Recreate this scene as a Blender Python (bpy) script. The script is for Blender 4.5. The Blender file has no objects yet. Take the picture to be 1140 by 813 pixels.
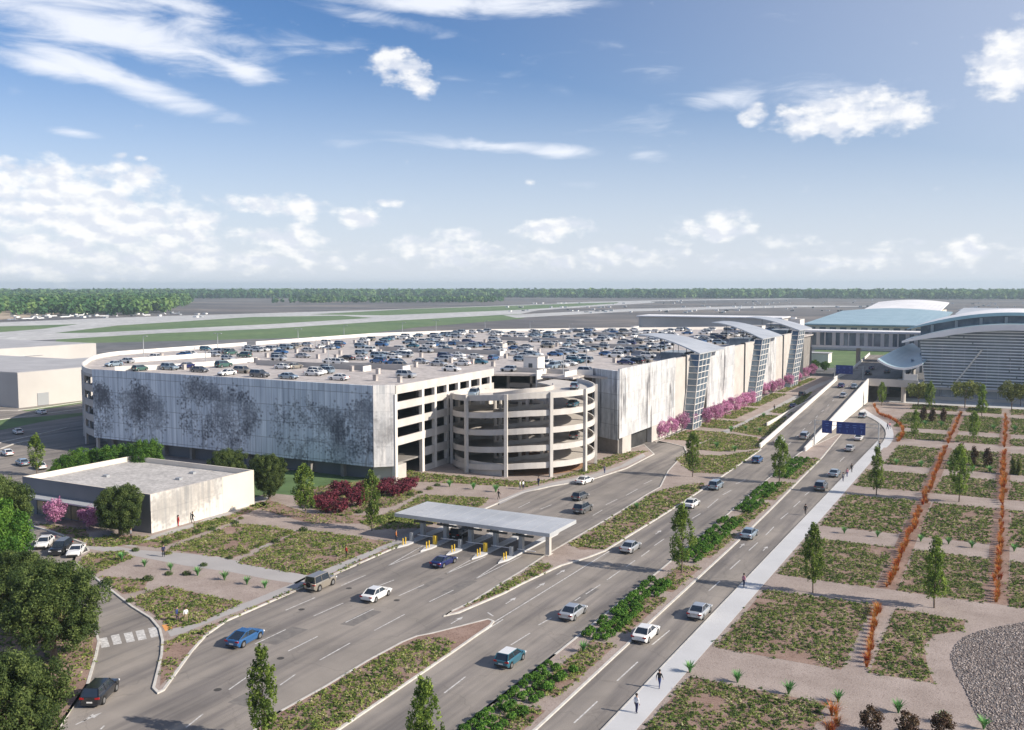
import bpy, bmesh, math, random
import numpy as np
from mathutils import Vector, Matrix, noise as mnoise
R=math.radians
random.seed(7); rng=np.random.default_rng(7)
scene=bpy.context.scene
col=scene.collection

# ------------------------------------------------------------------ survey helpers
FL=1075.0; PITCH=math.atan((406.5-319)/FL); HC=38.0; YAW=R(27.9)
_c,_s=math.cos(PITCH),math.sin(PITCH)
def ray(px,py):
    x=(px-570)/FL; y=(406.5-py)/FL
    fx,fy,fz=x,_c+y*_s,-_s+y*_c
    return Vector((fx*math.cos(YAW)-fy*math.sin(YAW), fx*math.sin(YAW)+fy*math.cos(YAW), fz))
def A(px,py,z=0.0):
    d=ray(px,py); t=(z-HC)/d.z
    return Vector((d.x*t,d.y*t,z))
def AU(px,py,u):
    d=ray(px,py); t=u/d.y
    return Vector((d.x*t,u,HC+d.z*t))
def A2(pts,z=0.0): return [tuple(A(x,y,z)[:2]) for x,y in pts]

# ------------------------------------------------------------------ tagging
def tag(o,label=None,cat=None,group=None,kind=None):
    if label: o['label']=label
    if cat: o['category']=cat
    if group: o['group']=group
    if kind: o['kind']=kind
    return o
def empty(name,loc=(0,0,0),rz=0.0,label=None,cat=None,group=None):
    o=bpy.data.objects.new(name,None); col.objects.link(o)
    o.location=loc; o.rotation_euler=(0,0,rz); o.empty_display_size=.2
    return tag(o,label,cat,group)
KIDS={}
def link(name,me,parent=None):
    o=bpy.data.objects.new(name,me); col.objects.link(o)
    if parent is not None:
        o.parent=parent; KIDS.setdefault(parent.name,[]).append(o)
    return o
def copy_tree(o,parent=None):
    c=o.copy(); col.objects.link(c)
    if parent is not None:
        c.parent=parent; KIDS.setdefault(parent.name,[]).append(c)
    for ch in list(KIDS.get(o.name,[])): copy_tree(ch,c)
    return c

# ------------------------------------------------------------------ materials
def newmat(name):
    m=bpy.data.materials.new(name); m.use_nodes=True
    nt=m.node_tree; nt.nodes.clear()
    out=nt.nodes.new('ShaderNodeOutputMaterial')
    return m,nt,out
def N(nt,t,**kw):
    n=nt.nodes.new(t)
    for k,v in kw.items():
        if k in n.inputs.keys(): n.inputs[k].default_value=v
        else: setattr(n,k,v)
    return n
def pos_noise(nt,scale,detail=4,rough=.6,vs=(1,1,1),local=False,rot=(0,0,0)):
    if local: src=N(nt,'ShaderNodeTexCoord').outputs['Object']
    else: src=N(nt,'ShaderNodeNewGeometry').outputs['Position']
    mp=N(nt,'ShaderNodeMapping'); mp.inputs['Scale'].default_value=vs; mp.inputs['Rotation'].default_value=rot
    nt.links.new(src,mp.inputs['Vector'])
    n=N(nt,'ShaderNodeTexNoise'); n.inputs['Scale'].default_value=scale; n.inputs['Detail'].default_value=detail
    n.inputs['Roughness'].default_value=rough
    nt.links.new(mp.outputs[0],n.inputs['Vector'])
    return n.outputs['Fac']
def ramp(nt,src,stops):
    r=N(nt,'ShaderNodeValToRGB'); e=r.color_ramp.elements
    while len(e)<len(stops): e.new(.5)
    for i,(p,c) in enumerate(stops):
        e[i].position=p; e[i].color=(*c,1) if len(c)==3 else c
    nt.links.new(src,r.inputs[0]); return r.outputs[0]
def mixc(nt,a,b,fac,mode='MIX'):
    m=N(nt,'ShaderNodeMix',data_type='RGBA',blend_type=mode)
    for s,v in ((6,a),(7,b)):
        if isinstance(v,tuple): m.inputs[s].default_value=(*v,1) if len(v)==3 else v
        else: nt.links.new(v,m.inputs[s])
    if isinstance(fac,(int,float)): m.inputs[0].default_value=fac
    else: nt.links.new(fac,m.inputs[0])
    return m.outputs[2]
def mathn(nt,op,a,b=None,clamp=False):
    m=N(nt,'ShaderNodeMath',operation=op,use_clamp=clamp)
    for i,v in enumerate((a,b)):
        if v is None: continue
        if isinstance(v,(int,float)): m.inputs[i].default_value=v
        else: nt.links.new(v,m.inputs[i])
    return m.outputs[0]
def pbr(name,c1,c2=None,scale=1.0,detail=5,rough=.7,metal=0,bump=0,bscale=8,vs=(1,1,1),local=False,lo=.35,hi=.65,coat=0,spec=.4,fine=0):
    m,nt,out=newmat(name)
    b=N(nt,'ShaderNodeBsdfPrincipled'); b.inputs['Roughness'].default_value=rough; b.inputs['Metallic'].default_value=metal
    b.inputs['Specular IOR Level'].default_value=spec; b.inputs['Coat Weight'].default_value=coat
    if c2 is None: b.inputs['Base Color'].default_value=(*c1,1)
    else:
        c=ramp(nt,pos_noise(nt,scale,detail,vs=vs,local=local),[(lo,c1),(hi,c2)])
        if fine:
            f=ramp(nt,pos_noise(nt,scale*fine,3,vs=vs,local=local),[(.3,(.72,.72,.72)),(.7,(1.2,1.2,1.2))])
            c=mixc(nt,c,f,1.0,'MULTIPLY')
        nt.links.new(c,b.inputs['Base Color'])
    if bump:
        bn=N(nt,'ShaderNodeBump'); bn.inputs['Strength'].default_value=bump
        nt.links.new(pos_noise(nt,bscale,3,local=local),bn.inputs['Height']); nt.links.new(bn.outputs[0],b.inputs['Normal'])
    nt.links.new(b.outputs[0],out.inputs[0]); return m
def leafmat(name,cols,transl=.3):
    """cols: list of colours picked by the per leaf value 'tint'"""
    m,nt,out=newmat(name)
    at=N(nt,'ShaderNodeAttribute'); at.attribute_name='tint'
    oi=N(nt,'ShaderNodeObjectInfo')
    c=ramp(nt,at.outputs['Fac'],[(i/(len(cols)-1) if len(cols)>1 else 0,k) for i,k in enumerate(cols)])
    v=mathn(nt,'MULTIPLY_ADD',oi.outputs['Random'],.35); v.node.inputs[2].default_value=.82
    hs=N(nt,'ShaderNodeHueSaturation'); nt.links.new(c,hs.inputs['Color']); nt.links.new(v,hs.inputs['Value'])
    d=N(nt,'ShaderNodeBsdfPrincipled'); d.inputs['Roughness'].default_value=.65; d.inputs['Specular IOR Level'].default_value=.25
    t=N(nt,'ShaderNodeBsdfTranslucent'); mx=N(nt,'ShaderNodeMixShader'); mx.inputs[0].default_value=transl
    nt.links.new(hs.outputs[0],d.inputs['Base Color']); nt.links.new(hs.outputs[0],t.inputs['Color'])
    nt.links.new(d.outputs[0],mx.inputs[1]); nt.links.new(t.outputs[0],mx.inputs[2]); nt.links.new(mx.outputs[0],out.inputs[0])
    return m

M={}
def asphalt(name,a,b,vs=(1,.03,1)):
    m,nt,out=newmat(name)
    bs=N(nt,'ShaderNodeBsdfPrincipled'); bs.inputs['Roughness'].default_value=.88; bs.inputs['Specular IOR Level'].default_value=.2
    base=ramp(nt,pos_noise(nt,.12,4),[(.35,a),(.65,b)])
    st=ramp(nt,pos_noise(nt,.55,5,vs=(1,.05,1),rot=(0,0,R(3))),[(.36,(.6,.61,.65)),(.54,(1.04,1.04,1.03))])
    c=mixc(nt,base,st,.8,'MULTIPLY')
    tr=ramp(nt,pos_noise(nt,.22,3,vs=(1,.09,1),rot=(0,0,R(-8))),[(.42,(.74,.75,.78)),(.55,(1,1,1))])
    c=mixc(nt,c,tr,.7,'MULTIPLY')
    fi=ramp(nt,pos_noise(nt,14,2),[(.3,(.84,.84,.84)),(.7,(1.13,1.13,1.13))])
    c=mixc(nt,c,fi,1,'MULTIPLY')
    # sealed cracks
    v=N(nt,'ShaderNodeTexVoronoi',feature='DISTANCE_TO_EDGE'); v.inputs['Scale'].default_value=.09
    g=N(nt,'ShaderNodeNewGeometry'); wv=N(nt,'ShaderNodeTexNoise'); wv.inputs['Scale'].default_value=.5
    nt.links.new(g.outputs['Position'],wv.inputs['Vector'])
    mm=N(nt,'ShaderNodeVectorMath',operation='MULTIPLY_ADD'); mm.inputs[1].default_value=(3,3,0)
    nt.links.new(wv.outputs['Color'],mm.inputs[0]); nt.links.new(g.outputs['Position'],mm.inputs[2]); nt.links.new(mm.outputs[0],v.inputs['Vector'])
    ck=ramp(nt,v.outputs['Distance'],[(.004,(.8,.8,.8)),(.009,(1,1,1))])
    c=mixc(nt,c,ck,.6,'MULTIPLY')
    nt.links.new(c,bs.inputs['Base Color']); nt.links.new(bs.outputs[0],out.inputs[0]); return m
M['patch']=pbr('road_patch',(.14,.13,.125),(.2,.185,.17),1.2,5,.9)
M['asphalt']=asphalt('asphalt',(.235,.213,.192),(.3,.27,.243))
M['apron']=pbr('apron',(.115,.12,.13),(.17,.165,.165),.012,6,.9,fine=8)
M['field']=pbr('field_soil',(.1,.095,.1),(.2,.175,.16),.0035,8,.95,vs=(1,1.6,1),lo=.42,hi=.62,fine=9)
M['taxi']=pbr('taxiway_concrete',(.42,.42,.42),(.52,.52,.51),.01,5,.85,fine=12)
M['grass']=pbr('airfield_grass',(.085,.15,.055),(.14,.2,.08),.015,6,.95,fine=10)
M['tan']=pbr('dry_field',(.36,.28,.2),(.45,.37,.28),.01,5,.95)
M['conc']=pbr('concrete',(.45,.42,.39),(.53,.5,.465),.3,5,.8)
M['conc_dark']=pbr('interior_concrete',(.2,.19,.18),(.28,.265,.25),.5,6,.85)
M['walk']=pbr('walk_concrete',(.47,.475,.485),(.53,.535,.545),.15,4,.8)
M['walk_n']=pbr('grey_path_concrete',(.33,.315,.31),(.39,.375,.365),.15,4,.85)
M['kerb']=pbr('kerb_concrete',(.46,.44,.41),(.58,.56,.52),1.2,4,.8)
M['deck']=pbr('deck_concrete',(.42,.385,.365),(.5,.46,.435),.12,7,.8,fine=6)
M['white']=pbr('road_paint',(.34,.33,.32),(.68,.67,.65),2.5,6,.7)
M['wall_white']=pbr('white_parapet',(.66,.63,.59),(.74,.71,.67),.2,5,.7)
M['helix_conc']=pbr('pale_concrete',(.5,.475,.445),(.6,.57,.54),.35,6,.75,vs=(1,1,.6))
M['cream']=pbr('cream_wall',(.62,.56,.48),(.7,.64,.56),.08,4,.75)
M['tilt']=pbr('tilt_up_wall',(.45,.43,.41),(.52,.5,.475),.05,4,.8)
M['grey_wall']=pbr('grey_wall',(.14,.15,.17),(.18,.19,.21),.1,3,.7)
M['roof_grey']=pbr('roof_membrane',(.4,.385,.37),(.5,.48,.46),.25,7,.85,fine=7)
M['roof_wh']=pbr('warehouse_roof',(.34,.34,.35),(.42,.42,.43),.1,4,.8)
M['dark']=pbr('opening_shade',(.02,.02,.022),(.05,.05,.05),.3,3,.8)  # near-black colour standing in for the shade inside the garage entry
M['steel']=pbr('painted_steel',(.4,.42,.44),None,rough=.45,metal=.3)
M['steel_dark']=pbr('dark_steel',(.06,.07,.08),None,rough=.5,metal=.3)
M['yellow']=pbr('yellow_paint',(.75,.5,.05),None,rough=.5)
M['orange']=pbr('tactile_orange',(.62,.27,.08),(.7,.35,.12),3,3,.8)
M['brick']=pbr('brown_wall',(.3,.17,.1),(.4,.24,.15),.6,5,.8)
M['glassb']=pbr('blue_glass',(.07,.11,.16),(.17,.23,.29),.25,3,.12,metal=.3,spec=.8)
M['hallglass']=pbr('hall_glass',(.16,.2,.26),(.3,.35,.41),.12,4,.15,metal=.3,spec=.8)
M['glass']=pbr('car_glass',(.025,.035,.05),None,rough=.04,metal=.1,spec=1.0)
M['wglass']=pbr('shop_glass',(.45,.36,.16),(.12,.14,.15),.25,4,.15,spec=.8)
M['signblue']=pbr('sign_blue',(.012,.03,.17),(.02,.045,.23),1.5,2,.4)
M['signmark']=pbr('sign_marks',(.12,.2,.5),None,rough=.5)
M['metalroof']=pbr('standing_seam_roof',(.46,.48,.5),(.58,.6,.62),.15,4,.4,metal=.25)
M['bluemetal']=pbr('canopy_metal',(.3,.45,.5),(.4,.55,.6),.1,4,.35,metal=.3)
M['louvre']=pbr('louvre_metal',(.62,.67,.73),(.74,.78,.83),.3,3,.4,metal=.2)
M['whiteroof']=pbr('white_roof',(.75,.74,.74),(.85,.84,.84),.1,4,.5)
M['trimg']=pbr('cast_iron',(.06,.055,.05),None,rough=.7)
M['mulch']=None
def mulch(name,a,b,d):
    m,nt,out=newmat(name)
    bs=N(nt,'ShaderNodeBsdfPrincipled'); bs.inputs['Roughness'].default_value=.95; bs.inputs['Specular IOR Level'].default_value=.1
    c=ramp(nt,pos_noise(nt,.25,6),[(.3,a),(.7,b)])
    f=ramp(nt,pos_noise(nt,5,5,.7),[(.35,d),(.46,(1,1,1)),(.62,(1,1,1)),(.72,(1.25,1.22,1.2))])
    c=mixc(nt,c,f,1,'MULTIPLY')
    bn=N(nt,'ShaderNodeBump'); bn.inputs['Strength'].default_value=.5; bn.inputs['Distance'].default_value=.1
    nt.links.new(pos_noise(nt,6,4),bn.inputs['Height']); nt.links.new(bn.outputs[0],bs.inputs['Normal'])
    nt.links.new(c,bs.inputs['Base Color']); nt.links.new(bs.outputs[0],out.inputs[0]); return m
M['mulch']=mulch('wood_mulch',(.2,.13,.105),(.33,.24,.2),(.5,.45,.4))
M['dg']=mulch('crushed_granite',(.285,.235,.21),(.39,.33,.3),(.66,.63,.62))
M['gravel']=mulch('dark_gravel_bed',(.14,.13,.13),(.2,.19,.19),(.5,.5,.5))
M['bark']=pbr('bark',(.11,.08,.06),(.19,.15,.12),3,5,.9,local=True)
M['stone']=leafmat('pebbles',[(.11,.09,.085),(.22,.18,.165),(.33,.28,.255),(.56,.5,.47)],0)
M['cover']=leafmat('ground_cover_leaves',[(.06,.1,.025),(.12,.19,.04),(.2,.27,.06),(.28,.29,.1),(.5,.48,.28)],.35)
M['cover_y']=leafmat('yellow_green_cover_leaves',[(.07,.12,.03),(.17,.25,.05),(.32,.38,.09),(.32,.3,.12),(.58,.56,.33)],.35)
M['poplar']=leafmat('columnar_leaves',[(.06,.11,.02),(.15,.23,.04),(.28,.37,.08)],.45)
M['oak']=leafmat('dark_oak_leaves',[(.035,.065,.02),(.085,.13,.035),(.2,.26,.075)],.4)
M['oak_br']=leafmat('bright_leaves',[(.03,.09,.015),(.08,.18,.025),(.15,.27,.04)],.35)
M['olive']=leafmat('olive_leaves',[(.1,.12,.03),(.17,.2,.05),(.27,.29,.09)],.35)
M['pink']=leafmat('pink_blossom',[(.35,.12,.26),(.55,.24,.42),(.75,.42,.6)],.35)
M['maroon']=leafmat('maroon_leaves',[(.07,.015,.025),(.16,.03,.05),(.27,.06,.085)],.25)
M['brownleaf']=leafmat('bronze_leaves',[(.04,.02,.015),(.09,.05,.03),(.14,.1,.05)],.25)
M['bush']=leafmat('boxwood_leaves',[(.03,.1,.015),(.08,.2,.025),(.18,.34,.05)],.3)
M['agave']=leafmat('agave_blades',[(.06,.2,.06),(.12,.34,.1),(.3,.46,.18)],.3)
M['orangegrass']=leafmat('red_orange_blades',[(.28,.04,.015),(.5,.1,.02),(.52,.2,.04),(.38,.28,.08)],.3)
M['wood']=leafmat('distant_leaves',[(.03,.09,.035),(.07,.16,.05),(.16,.25,.07)],.25)

# mural screens: metal panels printed with oak trees, joints every 1.5 m
def mural(name,light,darkc,streak=False,amt=1.5):
    m,nt,out=newmat(name)
    bs=N(nt,'ShaderNodeBsdfPrincipled'); bs.inputs['Roughness'].default_value=.55; bs.inputs['Metallic'].default_value=.15
    at=N(nt,'ShaderNodeAttribute'); at.attribute_name='print'
    v=at.outputs['Fac']
    n1=pos_noise(nt,1.3,6,.7,vs=(1,1,.45)); 
    v2=mathn(nt,'ADD',v,mathn(nt,'MULTIPLY',mathn(nt,'SUBTRACT',n1,.5),.6 if not streak else .95),True)
    if streak: v2=mathn(nt,'ADD',v,mathn(nt,'MULTIPLY',mathn(nt,'SUBTRACT',pos_noise(nt,.55,8,.72,vs=(1,1,.55)),.42),amt),True)
    c=ramp(nt,v2,[(.08,light),(.4,tuple(l*.6+d*.4 for l,d in zip(light,darkc))),(.85,darkc)])
    n2=ramp(nt,pos_noise(nt,.7,4,.6,vs=(2.2,2.2,.12)),[(.3,(.66,.7,.76)),(.7,(1.12,1.12,1.12))])
    c=mixc(nt,c,n2,1,'MULTIPLY')
    g=N(nt,'ShaderNodeNewGeometry'); sp=N(nt,'ShaderNodeSeparateXYZ'); nt.links.new(g.outputs['Position'],sp.inputs[0])
    s=mathn(nt,'ADD',sp.outputs[0],sp.outputs[1])
    fr=mathn(nt,'FRACT',mathn(nt,'MULTIPLY',s,1/1.52)); j1=mathn(nt,'LESS_THAN',fr,.045)
    fz=mathn(nt,'FRACT',mathn(nt,'MULTIPLY',sp.outputs[2],1/3.45)); j2=mathn(nt,'LESS_THAN',fz,.025)
    j=mathn(nt,'MAXIMUM',j1,j2)
    c=mixc(nt,c,(.12,.13,.15),mathn(nt,'MULTIPLY',j,.75 if not streak else .22))
    # every panel slightly different
    wn=N(nt,'ShaderNodeTexWhiteNoise',noise_dimensions='2D'); cb=N(nt,'ShaderNodeCombineXYZ')
    nt.links.new(mathn(nt,'FLOOR',mathn(nt,'MULTIPLY',s,1/1.52)),cb.inputs[0]); nt.links.new(mathn(nt,'FLOOR',mathn(nt,'MULTIPLY',sp.outputs[2],1/3.45)),cb.inputs[1])
    nt.links.new(cb.outputs[0],wn.inputs['Vector'])
    pv=ramp(nt,wn.outputs['Value'],[(0,(.84,.86,.88)),(1,(1.06,1.06,1.06))])
    c=mixc(nt,c,pv,1,'MULTIPLY')
    nt.links.new(c,bs.inputs['Base Color']); nt.links.new(bs.outputs[0],out.inputs[0]); return m
M['mural']=mural('printed_screen',(.72,.775,.82),(.12,.13,.155))
M['mural_w']=mural('printed_white_screen',(.72,.7,.675),(.2,.19,.19),True)
M['mural_c']=mural('printed_cream_wall',(.74,.69,.62),(.4,.37,.34),True,.7)

# ------------------------------------------------------------------ mesh builder
class MB:
    def __init__(s): s.v=[]; s.f=[]; s.m=[]; s.mi=0
    def add(s,vs,fs):
        o=len(s.v); s.v+= [tuple(p) for p in vs]
        for f in fs: s.f.append(tuple(i+o for i in f)); s.m.append(s.mi)
        return s
    def box(s,x0,x1,y0,y1,z0,z1):
        return s.add([(x0,y0,z0),(x1,y0,z0),(x1,y1,z0),(x0,y1,z0),(x0,y0,z1),(x1,y0,z1),(x1,y1,z1),(x0,y1,z1)],
            [(0,3,2,1),(4,5,6,7),(0,1,5,4),(1,2,6,5),(2,3,7,6),(3,0,4,7)])
    def prism(s,poly,z0,z1):
        n=len(poly); ar=sum(poly[i][0]*poly[(i+1)%n][1]-poly[(i+1)%n][0]*poly[i][1] for i in range(n))
        if ar<0: poly=poly[::-1]
        vs=[(x,y,z0) for x,y in poly]+[(x,y,z1) for x,y in poly]
        return s.add(vs,[tuple(range(n))[::-1],tuple(range(n,2*n))]+[(i,(i+1)%n,(i+1)%n+n,i+n) for i in range(n)])
    def sheet(s,poly,z):
        n=len(poly); ar=sum(poly[i][0]*poly[(i+1)%n][1]-poly[(i+1)%n][0]*poly[i][1] for i in range(n))
        if ar<0: poly=poly[::-1]
        return s.add([(x,y,z) for x,y in poly],[tuple(range(n))])
    def wall(s,p,q,t,z0,z1,z0b=None,z1b=None):
        """a wall from p to q with thickness t centred on the line"""
        p=Vector(p[:2]);q=Vector(q[:2]); d=(q-p); 
        if d.length<1e-6: return s
        n=Vector((-d.y,d.x)).normalized()*t/2
        z0b=z0 if z0b is None else z0b; z1b=z1 if z1b is None else z1b
        a,b,c,e=p-n,q-n,q+n,p+n
        return s.add([(a.x,a.y,z0),(b.x,b.y,z0b),(c.x,c.y,z0b),(e.x,e.y,z0),(a.x,a.y,z1),(b.x,b.y,z1b),(c.x,c.y,z1b),(e.x,e.y,z1)],
            [(0,3,2,1),(4,5,6,7),(0,1,5,4),(1,2,6,5),(2,3,7,6),(3,0,4,7)])
    def strip(s,pts,t,z0,z1):
        """one mitred ribbon along a polyline"""
        P=[Vector(p[:2]) for p in pts]; n=len(P); L=[];Rr=[]
        for i in range(n):
            a=(P[i]-P[i-1]).normalized() if i>0 else (P[1]-P[0]).normalized()
            b=(P[i+1]-P[i]).normalized() if i<n-1 else a
            d=(a+b).normalized() if (a+b).length>1e-3 else a
            nn=Vector((-d.y,d.x)); k=1/max(.4,nn.dot(Vector((-a.y,a.x))))
            L.append(P[i]+nn*t/2*k); Rr.append(P[i]-nn*t/2*k)
        vs=[];fs=[]
        zz0=z0 if isinstance(z0,(list,tuple)) else [z0]*n; zz1=z1 if isinstance(z1,(list,tuple)) else [z1]*n
        for i in range(n):
            vs+= [(Rr[i].x,Rr[i].y,zz0[i]),(L[i].x,L[i].y,zz0[i]),(L[i].x,L[i].y,zz1[i]),(Rr[i].x,Rr[i].y,zz1[i])]
        for i in range(n-1):
            a=4*i;b=a+4
            fs+=[(a,b,b+3,a+3),(a+3,b+3,b+2,a+2),(a+2,b+2,b+1,a+1),(a+1,b+1,b,a)]
        fs+=[(0,3,2,1),(4*n-4,4*n-3,4*n-2,4*n-1)]
        return s.add(vs,fs)
    def tube(s,p,q,r0,r1=None,n=8):
        p=Vector(p);q=Vector(q); r1=r0 if r1 is None else r1; d=(q-p).normalized()
        a=d.orthogonal().normalized(); b=d.cross(a); vs=[]
        for c,r in ((p,r0),(q,r1)):
            for i in range(n):
                t=2*math.pi*i/n; vs.append(c+a*math.cos(t)*r+b*math.sin(t)*r)
        return s.add(vs,[(i,(i+1)%n,(i+1)%n+n,i+n) for i in range(n)]+[tuple(range(n))[::-1],tuple(range(n,2*n))])
    def mesh(s,name,mats,org=(0,0,0)):
        me=bpy.data.meshes.new(name); ox,oy,oz=org
        me.from_pydata([(x-ox,y-oy,z-oz) for x,y,z in s.v],[],s.f)
        mats=mats if isinstance(mats,(list,tuple)) else [mats]
        for mm in mats: me.materials.append(M[mm] if isinstance(mm,str) else mm)
        me.polygons.foreach_set('material_index',s.m); me.update(); return me
    def build(s,name,mats,parent=None,smooth=False,bevel=0):
        org=parent_world(parent) if parent is not None else (0,0,0)
        me=s.mesh(name,mats,org)
        o=link(name,me,parent)
        if smooth: me.polygons.foreach_set('use_smooth',[True]*len(me.polygons))
        if bevel:
            b=o.modifiers.new('b','BEVEL'); b.width=bevel; b.segments=1; b.limit_method='ANGLE'
        return o
def parent_world(p):
    v=Vector(p.location)
    while p.parent is not None:
        p=p.parent; v=v+Vector(p.location)
    return tuple(v)
def struct(name,mb,mat,kind='structure'):
    o=mb.build(name,mat); o['kind']=kind; return o

def np_mesh(name,V,F,mat,tint=None,smooth=False,attr='tint'):
    me=bpy.data.meshes.new(name); nv=len(V); nf=len(F); k=F.shape[1]
    me.vertices.add(nv); me.vertices.foreach_set('co',V.astype(np.float32).ravel())
    me.loops.add(nf*k); me.loops.foreach_set('vertex_index',F.astype(np.int32).ravel())
    me.polygons.add(nf); me.polygons.foreach_set('loop_start',np.arange(0,nf*k,k,dtype=np.int32))
    me.polygons.foreach_set('loop_total',np.full(nf,k,dtype=np.int32))
    if smooth: me.polygons.foreach_set('use_smooth',np.ones(nf,bool))
    me.update(calc_edges=True)
    if tint is not None:
        a=me.attributes.new(attr,'FLOAT','FACE'); a.data.foreach_set('value',tint.astype(np.float32))
    me.materials.append(M[mat]); return me

def leafcloud(C,Rad,n,size,tintc=None,up=.3,shell=.55,hemi=False,aspect=1.5,jit=.25,dirs=None):
    """C (K,3) clump centres, Rad (K,3) radii, n leaves per clump. returns V,F,tint"""
    C=np.asarray(C,float);Rad=np.asarray(Rad,float);K=len(C)
    d=rng.normal(size=(K,n,3)); 
    if hemi: d[...,2]=np.abs(d[...,2])
    d/=np.linalg.norm(d,axis=2,keepdims=True)
    r=shell+(1-shell)*rng.random((K,n,1))**.7
    P=C[:,None,:]+d*r*Rad[:,None,:]
    nr=d+rng.normal(size=(K,n,3))*.7; nr[...,2]+=up; nr/=np.linalg.norm(nr,axis=2,keepdims=True)
    a=np.cross(nr,rng.normal(size=(K,n,3))); a/=np.linalg.norm(a,axis=2,keepdims=True)+1e-9
    b=np.cross(nr,a)
    sz=np.asarray(size,float).reshape(-1,1,1)*(.65+.7*rng.random((K,n,1)))
    a=a*sz*.5*aspect; b=b*sz*.5
    V=np.stack([P-a,P-b*.8,P+a,P+b*.8],axis=2).reshape(-1,3)
    F=np.arange(K*n*4).reshape(-1,4)
    t=(rng.random(K) if tintc is None else np.asarray(tintc))[:,None]+rng.normal(size=(K,n))*jit
    return V,F,np.clip(t,0,1).ravel()
def merge(parts):
    V=[];F=[];T=[];o=0
    for v,f,t in parts: V.append(v);F.append(f+o);T.append(t);o+=len(v)
    return np.concatenate(V),np.concatenate(F),np.concatenate(T)
def blades(C,n,h,spread,w,tintc=None,curve=.25,jit=.2):
    """spiky plants: n tapering blades each made of two quads rising from C"""
    C=np.asarray(C,float);K=len(C)
    th=rng.random((K,n))*2*math.pi; el=(.15+.85*rng.random((K,n))**.8)
    L=np.asarray(h,float).reshape(-1,1)*(.7+.45*rng.random((K,n)))
    out=np.stack([np.cos(th),np.sin(th),np.zeros_like(th)],-1); side=np.stack([-np.sin(th),np.cos(th),np.zeros_like(th)],-1)
    o=out*(el*spread)[...,None]; upv=np.array([0,0,1.])
    p0=C[:,None,:]+out*.04
    p1=p0+(o*.45+upv*(1-.3*el[...,None]*spread))*(L*.55)[...,None]
    p2=p0+(o*1.0+upv*(1-(.35+curve)*el[...,None]*spread))*L[...,None]
    s=side*w
    V=np.stack([p0-s*.6,p0+s*.6,p1+s,p1-s,p2+s*.12,p2-s*.12],axis=2).reshape(-1,3)
    b=(np.arange(K*n)*6)[:,None]
    F=np.concatenate([b+np.array([[0,1,2,3]]),b+np.array([[3,2,4,5]])],0)
    t=(rng.random(K) if tintc is None else np.asarray(tintc))[:,None]+rng.normal(size=(K,n))*jit
    t=np.clip(t,0,1).ravel(); return V,F,np.concatenate([t,t])

def inpoly(P,poly):
    x,y=P[:,0],P[:,1]; ins=np.zeros(len(P),bool); n=len(poly); j=n-1
    for i in range(n):
        xi,yi=poly[i][:2];xj,yj=poly[j][:2]
        c=((yi>y)!=(yj>y))&(x<(xj-xi)*(y-yi)/((yj-yi) if abs(yj-yi)>1e-9 else 1e-9)+xi)
        ins^=c; j=i
    return ins

# ================================================================== GROUND AND ROADS
struct('ground',MB().sheet([(-14000,-3000),(14000,-3000),(14000,14000),(-14000,14000)],-.2),'field')
struct('apron_ground',MB().sheet([(-900,90),(900,90),(900,700),(-900,700)],-.12),'apron')
def sheet(name,pts,z,mat,world=False):
    return struct(name,MB().sheet(pts if world else A2(pts,z),z),mat)
def curvey(pts,n=3):
    """Catmull-Rom smoothing of an open polyline"""
    P=[Vector(p[:2]) for p in pts]; o=[]
    for i in range(len(P)-1):
        p0=P[max(i-1,0)];p1=P[i];p2=P[i+1];p3=P[min(i+2,len(P)-1)]
        for k in range(n):
            t=k/n
            o.append(.5*((2*p1)+(-p0+p2)*t+(2*p0-5*p1+4*p2-p3)*t*t+(-p0+3*p1-3*p2+p3)*t**3))
    o.append(P[-1]); return [tuple(p) for p in o]
# airfield
sheet('tan_field',[(-60,345),(0,345),(74,346),(60,351),(0,356),(-60,357)],-.11,'tan')
sheet('brown_field',[(205,334),(420,335),(520,341),(300,347),(185,346)],-.105,'field')
sheet('taxiway',[(-80,360),(0,359),(150,353),(300,348.7),(440,344.5),(580,339.5),(720,335),(730,337),(600,345.5),(580,349.5),(440,357),(300,366),(63,378),(-80,383)],-.11,'taxi')
for k,p in enumerate([[(-80,366),(0,363.5),(87,361),(50,366),(0,370),(-80,373)],
          [(60,371),(131,362.5),(280,353),(380,351.5),(416,354),(300,361),(105,370.5)],
          [(345,350.2),(460,344),(580,340.2),(690,336.2),(686,338),(580,345),(427,351.2)],
          [(63,378),(180,371),(300,366),(440,357),(580,349.5),(590,352),(580,355),(464,364.5),(385,374.5),(300,377),(60,383)]]):
    sheet('infield_grass',p,-.10,'grass')
sheet('service_strip',[(560,351),(700,344),(880,340),(1000,341),(880,342.3),(700,347),(575,354)],-.09,'taxi')
sheet('far_taxiway',[(620,337),(760,333.8),(900,332.2),(900,332.9),(760,334.8),(620,338.5)],-.09,'taxi')
# back left lots and roads
sheet('parking_lot',[(-420,95),(-150,95),(-150,150),(-190,150),(-192,262),(-420,262)],-.07,'asphalt',True)
sheet('verge_grass',[(-60,474),(0,467),(45,464),(95,459),(95,462),(45,470),(0,479),(-60,492)],-.05,'grass')
sheet('verge_strip',[(22,456.5),(60,451),(95,446),(95,448.5),(60,454),(30,458)],-.05,'grass')
kb=MB()
for pl in ([(-20,470),(45,461.5),(95,455)],[(-20,497),(0,493),(14,490),(50,482),(75,476)],[(-20,457.5),(20,457),(40,455),(95,447)],[(0,500),(16,494),(40,489)]):
    kb.strip(A2(pl),.5,-.06,.1)
struct('lot_kerb',kb,'kerb')
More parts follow.
